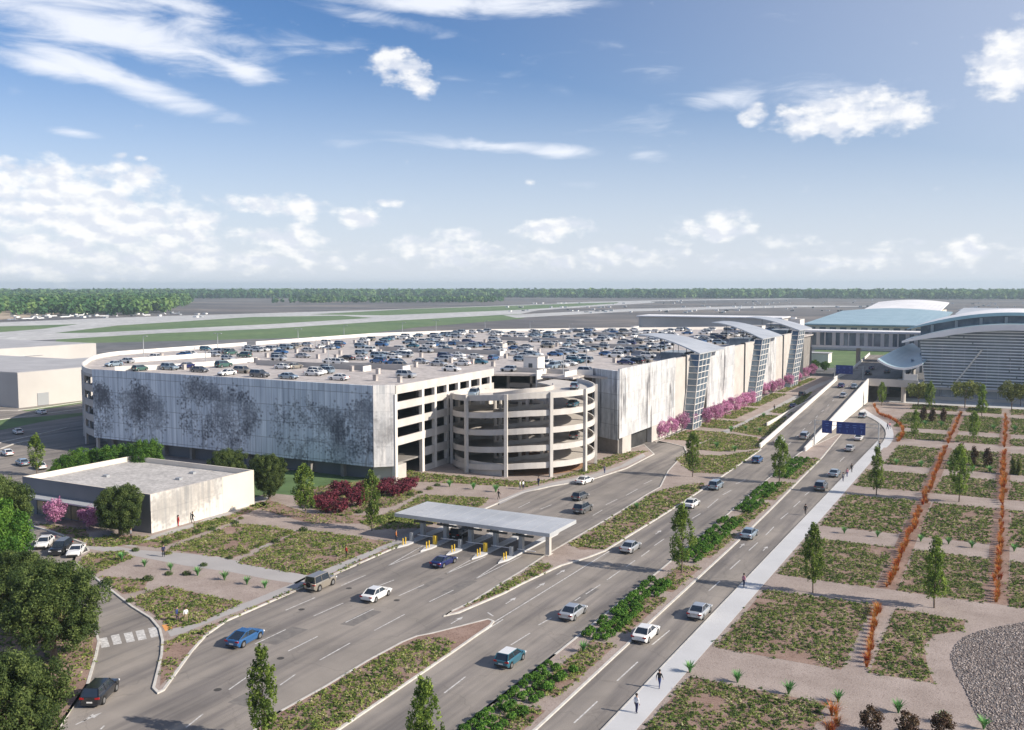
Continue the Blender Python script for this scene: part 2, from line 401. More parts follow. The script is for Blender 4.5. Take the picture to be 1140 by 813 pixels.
# main roads
sheet('road',[(-135,30),(-30.4,30),(-30.4,232),(-135,232)],0,'asphalt',True)
sheet('arrivals_road',[(-63,228),(-27,228),(-27,352),(-63,420),(-75,420)],-.02,'asphalt',True)

def raised(name,poly,mat,z=.12,kerb=True,closed=True,smooth=0):
    struct(name,MB().prism(poly,-.05,z),mat)
    if kerb:
        struct(name+'_kerb',MB().strip(list(poly)+[poly[0],poly[1]],.26,-.04,z+.03),'kerb')
I1=A2([(285,813),(313,793),(361.6,766),(409,737),(448,716),(464,709.5),(480,706.5),(543,690.5),(549,692.5),(546,697),(509,723),(377,813),(320,858),(230,858)])
I23=A2([(496,686),(503,681.5),(525,671),(554,653),(580,637),(607,619),(631,605),(691.6,569.5),(720.5,551),(735,543),(744,525),(757,511),(764,504),(762,498),(744,493.5),(725,490)])+\
    [(-78.2,223),(-78.2,420),(-66,420),(-63,300),(-60,262),(-54.1,262),(-53.6,226)]+A2([(847,501),(805,530),(781,546),(755,563),(725,582),(707,593),(673,614),(655,621),(644,624.5),(625,630),(614,635),(580,651),(560,661.6),(510,683)])
IM=A2([(512,813),(618,730),(643,710),(732,638),(745.5,627),(806,577),(856,533),(890,505),(897,501),(938,482),(915,510),(860,565.5),(822,602.6),(723,694),(698,718.5),(596,813),(556,850),(455,858)])
LK=[(84,621),(81.8,626),(105,643),(147,676),(168,689),(178,701),(181,714),(180,730),(176,747),(171,767),(176,772),(182,769),(192,755),(213,726),(229,708),(252,692),(300,671),(325,660),(371,640.5),(452,605),(500,583.5),(543,565.5),(580,549.7),(612.6,542),(660,534),(697,522),(728,506)]
LL=A2(LK)+[(-79.5,218),(-81,206.5),(-100,206.5),(-130,206.5),(-192,206.5),(-192,150),(-152,146),(-152,98)]+A2([(0,575),(60,593),(95,606),(99,614)])
LT=A2([(60,818),(97.4,763),(107,730),(110,715),(104,696),(88,676),(55,655),(0,640),(-60,632),(-160,700),(-160,860),(30,860)])
raised('toll_island_bed',I1,'mulch'); raised('green_bed',I23,'dg'); raised('median',IM,'dg'); raised('north_landscape',LL,'dg'); raised('tree_bed',LT,'mulch')
WK_L=[(-30.6,30),(-30.6,250)]+A2([(981,495),(986,487),(986,480),(982,474),(974,468),(964,463),(957,458)])
WK_R=[(-28.0,30),(-28.0,240)]+A2([(988,498),(994,490),(994.5,482),(991,475),(981,467.5),(970,461),(962,455.5)])
struct('walkway',MB().prism(curvey(WK_L[1:],4)[0:]+curvey(WK_R[1:],4)[::-1]+[(-28.0,30),(-30.6,30)],-.05,.14),'walk')
struct('walkway_kerb',MB().strip([WK_L[0]]+curvey(WK_L[1:],4),.2,-.04,.15),'kerb')
RL=[(-28.0,30)]+curvey(WK_R[1:],4)+[(-42.5,322),(-42.5,336),(14,336),(14,30)]
struct('south_landscape',MB().prism(RL,-.05,.12),'dg')
struct('terminal_forecourt',MB().prism([(-42.5,336.1),(40,336.1),(40,352),(-42.5,352)],-.05,.13),'walk')
struct('far_landscape',MB().prism([(14.1,30),(40,30),(40,336),(14.1,336)],-.05,.118),'dg')

# sidewalks on the north side
def path(name,px,z=.125,mat='walk_n'): struct(name,MB().sheet(A2(px,.12),z),mat)
path('sidewalk',[(186,702),(203,697),(250,680),(281,668),(325,650),(345,640),(400,617),(430,606),(475,585),(472,590),(440,608.5),(405,623),(350,647),(325,657),(281,675),(250,686),(206,704),(190,709)])
path('sidewalk',[(555,557),(583,546),(612,538),(660,528),(690,519),(700,513),(716,505),(719,508),(700,518),(662,532),(613,541),(584,549),(556,562)])
path('garden_path',[(100,603),(150,612),(215,617),(262,624),(300,631),(335,638),(347,641),(330,650),(298,645),(258,637),(207,630),(150,619),(97,611)])
path('garden_path',[(268,559),(300,551),(300,556),(215,588),(165,604),(150,609),(130,607),(168,597),(225,580)])
path('garden_path',[(235,632),(255,620),(300,607),(296,600),(262,606),(225,628)],.124)
path('lawn',[(262,560),(262,520),(330,524),(440,532),(438,540),(400,541),(372,548),(330,552),(300,549)],.1235,'grass')
path('orange_tactile_paving',[(180,696),(190,695),(192,700),(184,703)],.13,'orange')
path('garden_path',[(777,495),(790,487),(860,454),(905,430),(930,420),(931,422),(908,433),(865,457),(792,491),(781,499)])
for (a,b) in ((120,126.7),(182.9,190.5),(247,255),(312,319)):
    struct('gravel_path',MB().sheet([(-27.9,a),(14,a),(14,b),(-27.9,b)],.124),'dg')

# planted beds: mulch sheets with low plants growing in them
beds=[]
def bed(poly,z=.128,mat='mulch',dens=1.0,kind='g'):
    struct('mulch_bed',MB().sheet(poly,z),mat); beds.append((poly,dens,kind))
rowA=lambda u: -13.9-(u-127)*.0085
rowB=lambda u: -1.5-(u-127)*.0102
for (a,b) in ((40,88.7),(97.4,119.5),(126.7,147.9),(156.4,182.4),(191,209.5),(217.5,245),(257,269),(277,311),(320,334)):
    wl=-27.4 if b<240 else (-25.2 if b<262 else -27.5 if b<280 else -30)
    ra=(rowA((a+b)/2) if a>120 else (-14.1+(1.6*(119-(a+b)/2)/20)))
    if a<90: ra=-13.2
    bed([(wl,a),(ra-1.4,a),(ra-1.4,b),(wl,b)])
    rb=rowB((a+b)/2)
    if 90<a<120: bed([(ra+1.2,a+.5),(-6.2,a+.8),(-7.2,a+5),(-8,a+11),(-7.2,a+15),(-4.7,b-4.5),(-4.5,b-.8),(ra+1.2,b)])
    elif a>120:
        bed([(ra+1.4,a),(rb-1.3,a),(rb-1.3,b),(ra+1.4,b)]); bed([(rb+1.3,a),(13,a),(13,b),(rb+1.3,b)])
PB=lambda pts,d=1.0,kind='y': bed(A2(pts,.12),.128,'mulch',d,kind)
PB([(145,607),(178,598),(228,583),(250,577),(262,580),(215,597),(178,610)])
PB([(185,612),(262,583),(300,586),(330,592),(258,622)])
PB([(264,627),(335,590),(385,596),(435,604),(345,641)])
PB([(275,563),(300,557),(345,572),(470,575),(470,583),(345,583)],.25)
PB([(145,667),(185,652),(230,663),(270,671),(222,694),(192,700),(176,688)])
PB([(86,628),(97,617),(135,613),(148,621),(112,636),(105,640)])
PB([(112,641),(165,646),(160,657),(136,662)],.6)
PB([(182,716),(190,712),(205,706),(225,702),(228,706),(210,726),(190,752),(178,764),(180,740)],.55)
PB([(208,706),(250,690),(300,668),(370,638),(430,611),(452,603),(448,606),(372,640),(300,670.5),(252,691),(230,706)],.5)
PB([(400,582),(445,566),(470,551),(545,555),(532,566),(470,588),(420,590)])
PB([(425,536),(445,520),(470,527),(590,537),(612,534),(640,526),(665,514),(690,504),(722,502),(700,511),(660,526),(612,536),(585,543),(500,538),(460,536)])
PB([(330,545),(400,536),(440,540),(470,548),(440,563),(380,575),(330,562)],.6)
PB([(95,608),(100,601),(128,595),(166,598),(150,606),(125,609)])
PB([(40,583),(95,590),(100,600),(95,604),(60,591)],.8)
PB([(215,584),(262,572),(290,558),(300,561),(262,577),(222,588)],.6)
# centre islands
bed(A2([(292,812),(316,794),(362,768),(410,739.5),(449,718.5),(480,710),(505,715),(508,721),(376,811),(330,845),(255,850)],.12),.128,'mulch',1.2,'y')
PB([(500,684),(525,672.5),(555,654),(580,640),(600,627),(612,629),(612,634),(579,650),(559,660)],1.2)
PB([(634,605),(692,571),(722,552.5),(740,545),(785,537),(778,547),(754,562),(724,581),(706,591),(673,612),(645,612)],1.1)
PB([(752,512),(762,505),(800,508),(846,501),(822,518),(806,528),(770,526)],1.1)
PB([(768,500),(805,482),(845,488),(858,494),(842,500),(800,503)],1.0)
PB([(812,480),(850,462),(875,464),(868,478),(850,487)],1.0)
PB([(856,459),(905,436),(900,442),(878,462)],1.0)
for (a,b,w0) in ((228,246,-63),(252,268,-63.5),(272,300,-67),(305,345,-68),(350,408,-69.5)):
    bed([(-77.8,a),(w0-5,a),(w0-5,b),(-77.8,b)],.128,'mulch',1.0,'y')
for k,(a,b) in enumerate(((40,75.4),(78.5,93),(97,110.5),(113,125),(130,144),(147,168),(171,188),(192,218))):
    m=(a+b)/2; wr=-36.3-(m-70)*.012; 
    bed([(wr-3.2,a),(wr-.35,a),(wr-.35,b),(wr-3.2,b)],.128,'mulch',.9,'y')
PB([(0,655),(50,665),(90,690),(104,715),(100,745),(70,795),(0,812)],.5)

for (f_,a,b) in ((rowA,126.8,182.8),(rowA,190.6,246.9),(rowA,255.1,311.9),(rowB,126.8,182.8),(rowB,190.6,246.9),(rowB,255.1,311.9)):
    struct('row_mulch',MB().sheet([(f_(a)-1.35,a),(f_(a)+1.25,a),(f_(b)+1.25,b),(f_(b)-1.35,b)],.1262),'mulch')
# low plants (uncountable)
def scatter(poly,dens):
    xs=[p[0] for p in poly];ys=[p[1] for p in poly]
    w=max(xs)-min(xs);h=max(ys)-min(ys); n=int(w*h*dens)
    if n<1: return np.zeros((0,2))
    P=np.stack([min(xs)+rng.random(n)*w,min(ys)+rng.random(n)*h],1)
    return P[inpoly(P,poly)]
for kind,mat in (('g','cover'),('y','cover_y')):
    parts=[]
    for poly,dens,k in beds:
        if k!=kind: continue
        uc=sum(p[1] for p in poly)/len(poly); near=uc<150
        P=scatter(poly,(7.5 if near else 4.6)*dens)
        if len(P)==0: continue
        keep=np.array([mnoise.noise(Vector((x*.23,y*.23,3.3)))+.45*mnoise.noise(Vector((x*.9,y*.9,1.3)))>-.5 for x,y in P]); P=P[keep]
        if len(P)==0: continue
        C=np.column_stack([P,np.full(len(P),.14)]); r=(.12+.17*rng.random(len(P)))*np.where(rng.random(len(P))<.1,2.1,1.0); P=P+rng.normal(size=P.shape)*.22; C[:,:2]=P
        tt=np.array([.35+.6*mnoise.noise(Vector((x*.5,y*.5,7))) for x,y in P])+rng.normal(size=len(P))*.22
        parts.append(leafcloud(C,np.column_stack([r,r,r*.85]),10 if near else 7,.15 if near else .22,np.clip(tt,0,1),up=.9,hemi=True,jit=.16))
    V,F,T=merge(parts); o=link('ground_cover',np_mesh('ground_cover',V,F,mat,T)); o['kind']='stuff'
# grey rock basin with pebbles
GB=A2([(1058,731),(1062,720),(1072,710),(1092,702),(1116,697),(1150,691),(1230,700),(1260,860),(1120,840),(1100,813),(1086,795),(1074,768),(1062,746)],.12)
struct('rock_basin',MB().sheet(GB,.131),'gravel')
P=scatter(GB,60); P=P[:24000]
K=len(P); oc=np.array([[1,0,0],[0,1,0],[-1,0,0],[0,-1,0],[0,0,1],[0,0,-1]],float)
an=rng.random(K)*6.28; sc=(.05+.09*rng.random(K)**2)[:,None,None]
q=oc[None]*(.7+.6*rng.random((K,6,1)))*sc*np.array([1.1,1,.7]); ca,sa=np.cos(an)[:,None],np.sin(an)[:,None]
q=np.stack([q[...,0]*ca-q[...,1]*sa,q[...,0]*sa+q[...,1]*ca,q[...,2]],-1)+np.column_stack([P,np.full(K,.15)])[:,None,:]
ft=np.array([[0,1,4],[1,2,4],[2,3,4],[3,0,4],[1,0,5],[2,1,5],[3,2,5],[0,3,5]])
F=(np.arange(K)[:,None,None]*6+ft[None]).reshape(-1,3)
o=link('pebbles',np_mesh('pebbles',q.reshape(-1,3),F,'stone',np.repeat(rng.random(K),8))); o['kind']='stuff'

# worn patches and manholes
rp=random.Random(4)
for k in range(16):
    u=rp.uniform(62,205); x=rp.choice((-78,-74,-70,-66,-62,-46.5,-49,-33,-66)); 
    if u>118 and -83<x<-56: u=rp.uniform(62,110)
    a,b=rp.uniform(.5,1.3),rp.uniform(1.2,6)
    if k%3==0: struct('manhole',MB().prism([(x+.38*math.cos(t*math.pi/8),u+.38*math.sin(t*math.pi/8)) for t in range(16)],.0005,.0045),'trimg')
    else: struct('road_patch',MB().sheet([(x-a,u-b),(x+a,u-b*.93),(x+a*.95,u+b),(x-a,u+b*.96)],.0015),'patch')
# painted markings
mk=MB()
def line(a,b,w=.15,z=.004): mk.strip([A(*a),A(*b)],w,z-.003,z+.001) if False else _ln(a,b,w,z)
def _ln(a,b,w,z):
    p=A(*a);q=A(*b);d=(q-p).normalized();n=Vector((-d.y,d.x,0))*w/2
    mk.add([(v.x,v.y,z) for v in (p-n,q-n,q+n,p+n)],[(0,1,2,3)])
for d in [(318,679.5,350.5,665.5),(380,652,407,640.5),(349,686,382,671.5),(418,653.7,438.7,645.8),(384.7,693,416,678),(444,663.4,472,651),(416.8,702,450.5,684),(478,670,505,657),(284,717,318,701),(320.8,725,353.7,708.5),(356,735,389.7,716),(311.6,763,328.7,751),(254.7,768,279,751),(207,810,226,795),(112,812,116,808),(92,804,104,795),
  (432,630,471,607.6),(432,630,480,611),(496,639,534,618),(496,639,540.5,620),(528.7,645,561.6,623.4),(528.7,645,580,619.5),
  (577,565.5,590,559),(601.6,567,614,562),(660,574,670.5,568),(674.5,562,687,556),(697,551.6,710,544.5),(716.6,539,725.8,534.7),
  (652,661.6,668.4,651),(675.8,645.8,690,635.8),(697,631,707,624),(714,619.5,723,613),(728.4,607.6,739.5,600),(770.5,577.4,779.7,572),(787.6,565.5,799.5,555.5),(804.7,551,814,545.8),(819,539,830,534),(599.5,696,614,688),(569,718,590,705),(494.5,771.7,518.2,753.5),(640,669,646,665),
  (639,805,665,781),(687,758,710,737),(726,718,745.5,702),(789,658,801.6,647),(812.6,634,824,623.7),(833.7,613,843.7,604),(852.6,595.8,861.6,586.6),(869,578,877.6,571),(883.4,564.7,890.8,558),(895.8,551.6,901,547.6),(920,529,926,523),(935,514,940,509)]:
    line(d[:2],d[2:],.15)
line((480,736),(678,614),.16); line((480,706),(510,702),.12); line((543,682),(549,686),.2)
line((560,689.7),(480,740),.16,.0045)
for a,b in (((843,580),(760,655)),):
    pass
def arrow(px,py,s=.85,turn=0):
    c=A(px,py); w=.16*s
    pts=[(-w/2,-1.6),(w/2,-1.6),(w/2,.3),(.38*s,.3),(0,1.6),(-.38*s,.3),(-w/2,.3)]
    mk.add([(c.x+x,c.y+y*s,.004) for x,y in pts],[tuple(range(7))])
for p in ((569,668.7),(601.6,652),(624.5,637),(733,592.6),(852,610.8),(826,607.6),(509,690.5),(99,800)): arrow(*p)
for (x,y) in ((116,715.5),(129.5,712),(144,709.5),(157,707),(171,704)):
    q4=[A(x-4.6-1.7,y-5.2+.9,.004),A(x+4.6-1.7,y-5.2-.9,.004),A(x+4.6+1.7,y+5.2-.9,.004),A(x-4.6+1.7,y+5.2+.9,.004)]
    mk.add([tuple(v) for v in q4[::-1]],[(0,1,2,3)])
struct('road_markings',mk,'white')

# ================================================================== PARKING GARAGE
DZ=17.6
C1=(-110.4,151.5); C2=(-107.4,154.3); C3=(-109.6,197.5)
garage=empty('parking_garage',(-150,151,0),label='huge five level parking garage with screens printed with oak trees and cars on top',cat='parking garage')
FAR=[(-79.6,402),(-79.6,432),(-112,466),(-180,412),(-213,378),(-237,325),(-237,199)]
deck=[(-189.5,152.2),C1,C2,C3,(-92,204.5),(-79.6,201.5)]+FAR+[(-231,186),(-217,171),(-203,159)]
MB().prism(deck,DZ-.5,DZ).build('roof_deck','deck',garage)
# inner mass of the building, set back so that floors show in the open bays
core=[(-188,155.5),(-124,155.5),(-124,200),(-124,212),(-80.6,212),(-80.6,400),(-80.6,430),(-112,464),(-180,410),(-212,377),(-234,324),(-234,201),(-228,188),(-215,174),(-202,163)]
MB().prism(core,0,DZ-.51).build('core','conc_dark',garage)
pm=MB()
pm.strip([(-189.7,151.6),(-110.6,151.6)],.3,DZ,DZ+1.1)
pm.build('front_parapet','steel',garage)
pw=MB()
arc=[(-189.5,151.8),(-196,154.5),(-203,159),(-210.5,164.8),(-217,171),(-225,178.7),(-231,185.5),(-235.5,192.5),(-238,199),(-238,205)]
arc=curvey(arc,2)
pw.strip(arc+[(-237.5,252)],.35,DZ,DZ+1.15)
pw.strip([(-237,256),(-237,325),(-213,378),(-180,412),(-112,466),(-80,432)],.35,DZ,DZ+1.2)
pw.strip(curvey([(-193,160),(-187,170),(-184.5,182),(-184,199)],3),.3,DZ,DZ+1.2)
pw.strip([(-212,180),(-208,206)],.3,DZ,DZ+1.2)
pw.build('deck_parapet','wall_white',garage)
# spandrels and columns of the rounded ramp end
rb=MB(); rc=MB()
for k in range(5):
    z=DZ-3.5*k; rb.strip(arc,.4,z-.7-(0 if k else -.0),z-(.001) if k==0 else z+.9)
for p in arc[::3]: MB().box(p[0]-.3,p[0]+.3,p[1]-.3,p[1]+.3,0,DZ-.71).build('ramp_column','conc',garage)
rb.build('ramp_spandrels','conc',garage)
# ramp walls on the deck: long low walls of the sloping bays
for (a,b,u0) in (((300,403),(398,412.5),0),((398,405),(438,413),0),((426,388),(558,394),0),((558,376.5),(647,379.5),0),((470,381),(560,385),0),((655,384),(720,387.5),0),((662,371),(742,374),0)):
    p=A(a[0],a[1]+2,DZ);q=A(b[0],b[1]+2,DZ)
    m=(p.y+q.y)/2; MB().box(min(p.x,q.x),max(p.x,q.x),m-.15,m+.15,DZ,DZ+1.35).build('ramp_wall','grey_wall' if 0 else 'conc',garage)
    MB().box(max(p.x,q.x)-.001,max(p.x,q.x)+.35,m-3,m+.15,DZ,DZ+1.3).build('ramp_end_wall','wall_white',garage)
# open facade beside the helix
def along(p,q,s): return (p[0]+(q[0]-p[0])*s,p[1]+(q[1]-p[1])*s)
sb=MB()
for (z0,z1) in ((17.1,18.8),(14.0,15.5),(10.5,12.0),(6.95,8.5)): sb.wall(C2,C3,.4,z0,z1)
sb.wall(along(C2,C3,.24),C3,.4,3.3,5.0); sb.wall(along(C2,C3,.24),C3,.4,0,1.3)
sb.build('spandrels','helix_conc',garage)
cl=MB()
for s in (.0,.24,.36,.48,.6,.72,.84,.96):
    p=along(C2,C3,s); MB().box(p[0]-.55,p[0]+.22,p[1]-.4,p[1]+.4,0,17.1).build('column','wall_white',garage)
fl=MB()
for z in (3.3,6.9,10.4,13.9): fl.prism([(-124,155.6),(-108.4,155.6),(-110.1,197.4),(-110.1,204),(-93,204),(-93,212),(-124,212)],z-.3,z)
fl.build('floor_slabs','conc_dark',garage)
ic=MB()
for u in np.arange(160,210,8.2): MB().box(-117.3,-116.7,u,u+.6,0,DZ-.52).build('inner_column','conc',garage)
for i,(a,b) in enumerate(((-93.5,204),(-98,204.5),(-103,204.5),(-109,204))): MB().box(a-.3,a+.3,b-.3,b+.3,0,DZ-.52).build('inner_column','conc',garage)
bs=MB()
for z in (13.9,10.4,6.9,3.3): bs.box(-109,-93,204.2,204.6,z-.3,z+1.1)
bs.box(-109,-93,204.2,204.6,DZ,DZ+1.1)
bs.build('rear_spandrels','conc',garage)
for zz in (3.3,10.4,13.9):
    MB().box(-123.9,-123.7,165,172,zz+.1,zz+2.3).build('stair_door','brick',garage)
# concrete plinth below the screens, set back
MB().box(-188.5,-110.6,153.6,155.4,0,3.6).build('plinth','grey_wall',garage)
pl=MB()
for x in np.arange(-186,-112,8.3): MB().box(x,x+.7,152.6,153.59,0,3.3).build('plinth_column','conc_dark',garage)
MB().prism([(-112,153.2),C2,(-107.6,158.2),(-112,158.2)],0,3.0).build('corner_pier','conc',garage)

def tree_print(trees,x0,x1,z0,z1,nx,nz,seed,soft=1.0,blobs=None):
    """raster of bare-and-leafy oak silhouettes, value per face"""
    r=random.Random(seed); g=np.zeros((nz,nx)); dx=(x1-x0)/nx; dz=(z1-z0)/nz
    X=(np.arange(nx)+.5)*dx+x0; Z=(np.arange(nz)+.5)*dz+z0
    def dab(x,z,rad,v):
        i0,i1=int((x-rad-x0)/dx),int((x+rad-x0)/dx)+1; j0,j1=int((z-rad-z0)/dz),int((z+rad-z0)/dz)+1
        i0,j0=max(i0,0),max(j0,0)
        if i1<=i0 or j1<=j0 or i0>=nx or j0>=nz: return
        xs=X[i0:i1];zs=Z[j0:j1]; d=((xs[None]-x)**2+(zs[:,None]-z)**2)/(rad*rad+1e-9)
        s=g[j0:j1,i0:i1]; np.maximum(s,np.clip(1.2-d,0,1)*v,out=s)
    def branch(x,z,a,L,w,d):
        n=max(2,int(L/.12))
        for i in range(n):
            x+=math.cos(a)*L/n; z+=math.sin(a)*L/n; a+=r.uniform(-.12,.12); dab(x,z,max(w*(1-.4*i/n),.06),.42)
        if d==0:
            for _ in range(12): dab(x+r.gauss(0,.95),z+r.gauss(0,.85),r.uniform(.1,.36),r.uniform(.2,.72))
            return
        for k in range(r.choice((2,3,3))):
            branch(x,z,a+r.uniform(-.85,.85),L*r.uniform(.62,.85),w*.6,d-1)
    for (cx,hx_,cz,hz_) in (blobs or []):
        for _ in range(34):
            a=r.random()*6.28; q=math.sqrt(r.random()); bx,bz=cx+math.cos(a)*q*hx_*.9,cz+math.sin(a)*q*hz_*.9; m=r.uniform(.9,2.0)
            for _ in range(int(26*m)): dab(bx+r.gauss(0,.62*m),bz+r.gauss(0,.55*m),r.uniform(.08,.3),r.uniform(.2,.75))
    for (x,z,s) in trees: branch(x,z,math.pi/2+r.uniform(-.15,.15),3.2*s,.34*s,5)
    for _ in range(2):
        gp=np.pad(g,1,mode='edge'); g=.5*g+.125*(gp[:-2,1:-1]+gp[2:,1:-1]+gp[1:-1,:-2]+gp[1:-1,2:])
    cs=np.array([[mnoise.noise(Vector((x*.16,z*.2,seed)))+.5*mnoise.noise(Vector((x*.5,z*.5,seed+3))) for x in X] for z in Z]) if nx>150 else np.zeros_like(g)
    return np.clip(g*soft*(1.12+.3*cs)+np.clip(cs*.4,0,.3)*(g.mean()*1.2),0,1)
def screen(name,p,q,z0,z1,g,mat,parent,thick=.25,org=None):
    """a flat printed screen from p to q carrying the raster g (nz,nx) on its faces"""
    nz,nx=g.shape; p=Vector(p);q=Vector(q); d=q-p; n=Vector((d.y,-d.x)).normalized()
    us=np.linspace(0,1,nx+1); zs=np.linspace(z0,z1,nz+1); U_,Z_=np.meshgrid(us,zs)
    ox,oy,oz=parent_world(parent)
    V=np.stack([p.x+d.x*U_-ox,p.y+d.y*U_-oy,Z_-oz],-1).reshape(-1,3)
    i=np.arange(nz)[:,None]*(nx+1)+np.arange(nx)[None]; F=np.stack([i,i+1,i+nx+2,i+nx+1],-1).reshape(-1,4)
    T=g.ravel(); nb=len(V); b=[]
    for (a,zz) in ((p,z0),(q,z0),(q,z1),(p,z1)): b+= [(a.x-ox,a.y-oy,zz-oz),(a.x-n.x*thick-ox,a.y-n.y*thick-oy,zz-oz)]
    V=np.concatenate([V,np.array(b)]); k=nb
    F=np.concatenate([F,np.array([[k,k+1,k+3,k+2],[k+2,k+3,k+5,k+4],[k+4,k+5,k+7,k+6],[k+6,k+7,k+1,k],[k+1,k+7,k+5,k+3]])]); T=np.concatenate([T,np.zeros(5)])
    return link(name,np_mesh(name,V,F,mat,T,attr='print'),parent)
sx=lambda px: AU(px,480,151.2).x+190
extra=[(sx(112),sx(126)-sx(112),9.5,7.0),(sx(158),sx(184)-sx(158),10,7.8),(sx(222),sx(246)-sx(222),10.5,8.2),(sx(258),sx(280)-sx(258),9.5,7.2),(sx(333),sx(366)-sx(333),9.8,7.9),(sx(408),sx(424)-sx(408),9,7.4)]
g=tree_print([(sx(112),3,1.1),(sx(150),3,1.2),(sx(170),3,1.1),(sx(226),3,1.3),(sx(258),3,1.1),(sx(333),3,1.35),(sx(406),3,1.15)],0,79.3,3,19.1,640,150,5,1.0,extra)
screen('printed_screen',(-190,151.2),(-110.5,151.2),3.0,18.9,g,'mural',garage)
g=tree_print([(1.2,3,.8)],0,4.1,3,19,28,120,9,.5)
screen('printed_screen',(C1[0],C1[1]-.3),(C2[0]+.1,C2[1]-.2),3.0,19,g,'mural_w',garage)
# long wing of white printed panels
def streak(nx,nz,seed,amt=.5,x0=0):
    r=np.random.default_rng(seed); g=np.zeros((nz,nx))
    for _ in range(int(nx*1.3)):
        i=r.integers(0,nx); L=r.integers(int(nz*.1),int(nz*.7)); j=r.integers(0,nz); wd=r.integers(1,3)
        g[max(0,j-L//2):j+L//2,i:i+wd]+=r.random()*amt*(.45+.55*math.sin(i*.12+seed))
    for _ in range(3):
        gp=np.pad(g,1,mode='edge'); g=.4*g+.1*(gp[1:-1,:-2]+gp[1:-1,2:])+.2*(gp[:-2,1:-1]+gp[2:,1:-1])
    return np.clip(g,0,.8)
WX=-79.0
def wpanel(name,u0,u1,z0,z1,seed,amt=.5,mat='mural_w'):
    screen(name,(WX,u0),(WX,u1),z0,z1,streak(int((u1-u0)*3),50,seed,amt),mat,garage,.35)
wpanel('white_panel',200.5,239.6,4.0,19.7,1,.75)
screen('printed_end_screen',(-87.5,205.0),(-79.4,200.4),3.6,19.2,np.clip(streak(40,50,21,1.0)+.4,0,.9),'mural',garage,.3)  # print streaks plus an even raise that paints this end's shade darker
MB().prism([(-87,206),(-80,202.2),(-80,204.5),(-86,209)],0,3.6).build('end_pier','conc_dark',garage)
wm=MB(); wm.box(-80.4,-79.2,203,208.5,0,3.99); wm.build('pier','conc',garage)
MB().box(-80.4,-79.2,222.5,241,0,3.99).build('pier','conc',garage)
MB().box(-80.3,-79.35,239.8,248.8,0,19.3).build('grey_panel','conc',garage)
MB().box(-80.3,-79.0,249.2,262.5,0,19.6).build('pier_wall','conc',garage)
for a_,b_ in ((248.81,249.19),(310.01,310.5),(366.4,367)): MB().box(-80.5,-79.1,a_,b_,0,19.9).build('dark_reveal','steel_dark',garage)
wpanel('white_panel',268,297.4,3.2,19.9,2,.8)
MB().box(-80.3,-79.35,297.6,310,0,19.4).build('grey_panel','conc',garage)
MB().box(-80.3,-79.0,310.6,326,0,19.7).build('pier_wall','conc',garage)
wpanel('white_panel',333,354.5,3.2,20.1,3,.8)
MB().box(-80.3,-79.35,354.7,366.3,0,19.5).build('grey_panel','conc',garage)
MB().box(-80.3,-79.0,367.1,392,0,19.9).build('pier_wall','conc',garage)
MB().box(-82,-78.6,396,402,0,20.3).build('dark_end_column','steel_dark',garage)
MB().box(-80.59,-80.5,208.6,222.4,0,3.9).build('entry_shade_panel','dark',garage)  # thin dark panel on the core wall, painting the entry's shade between the piers
yr=MB()
for u in np.arange(208,240,1.15): yr.box(-81.4,-81.3,u,u+.08,DZ,DZ+1.6)
yr.box(-81.42,-81.28,208,240,DZ+.7,DZ+.76); yr.build('roof_railing','yellow',garage)
wpz=MB(); wpz.box(-79.9,-79.5,204,400,DZ,DZ+1.0); wpz.build('wing_parapet','conc',garage)
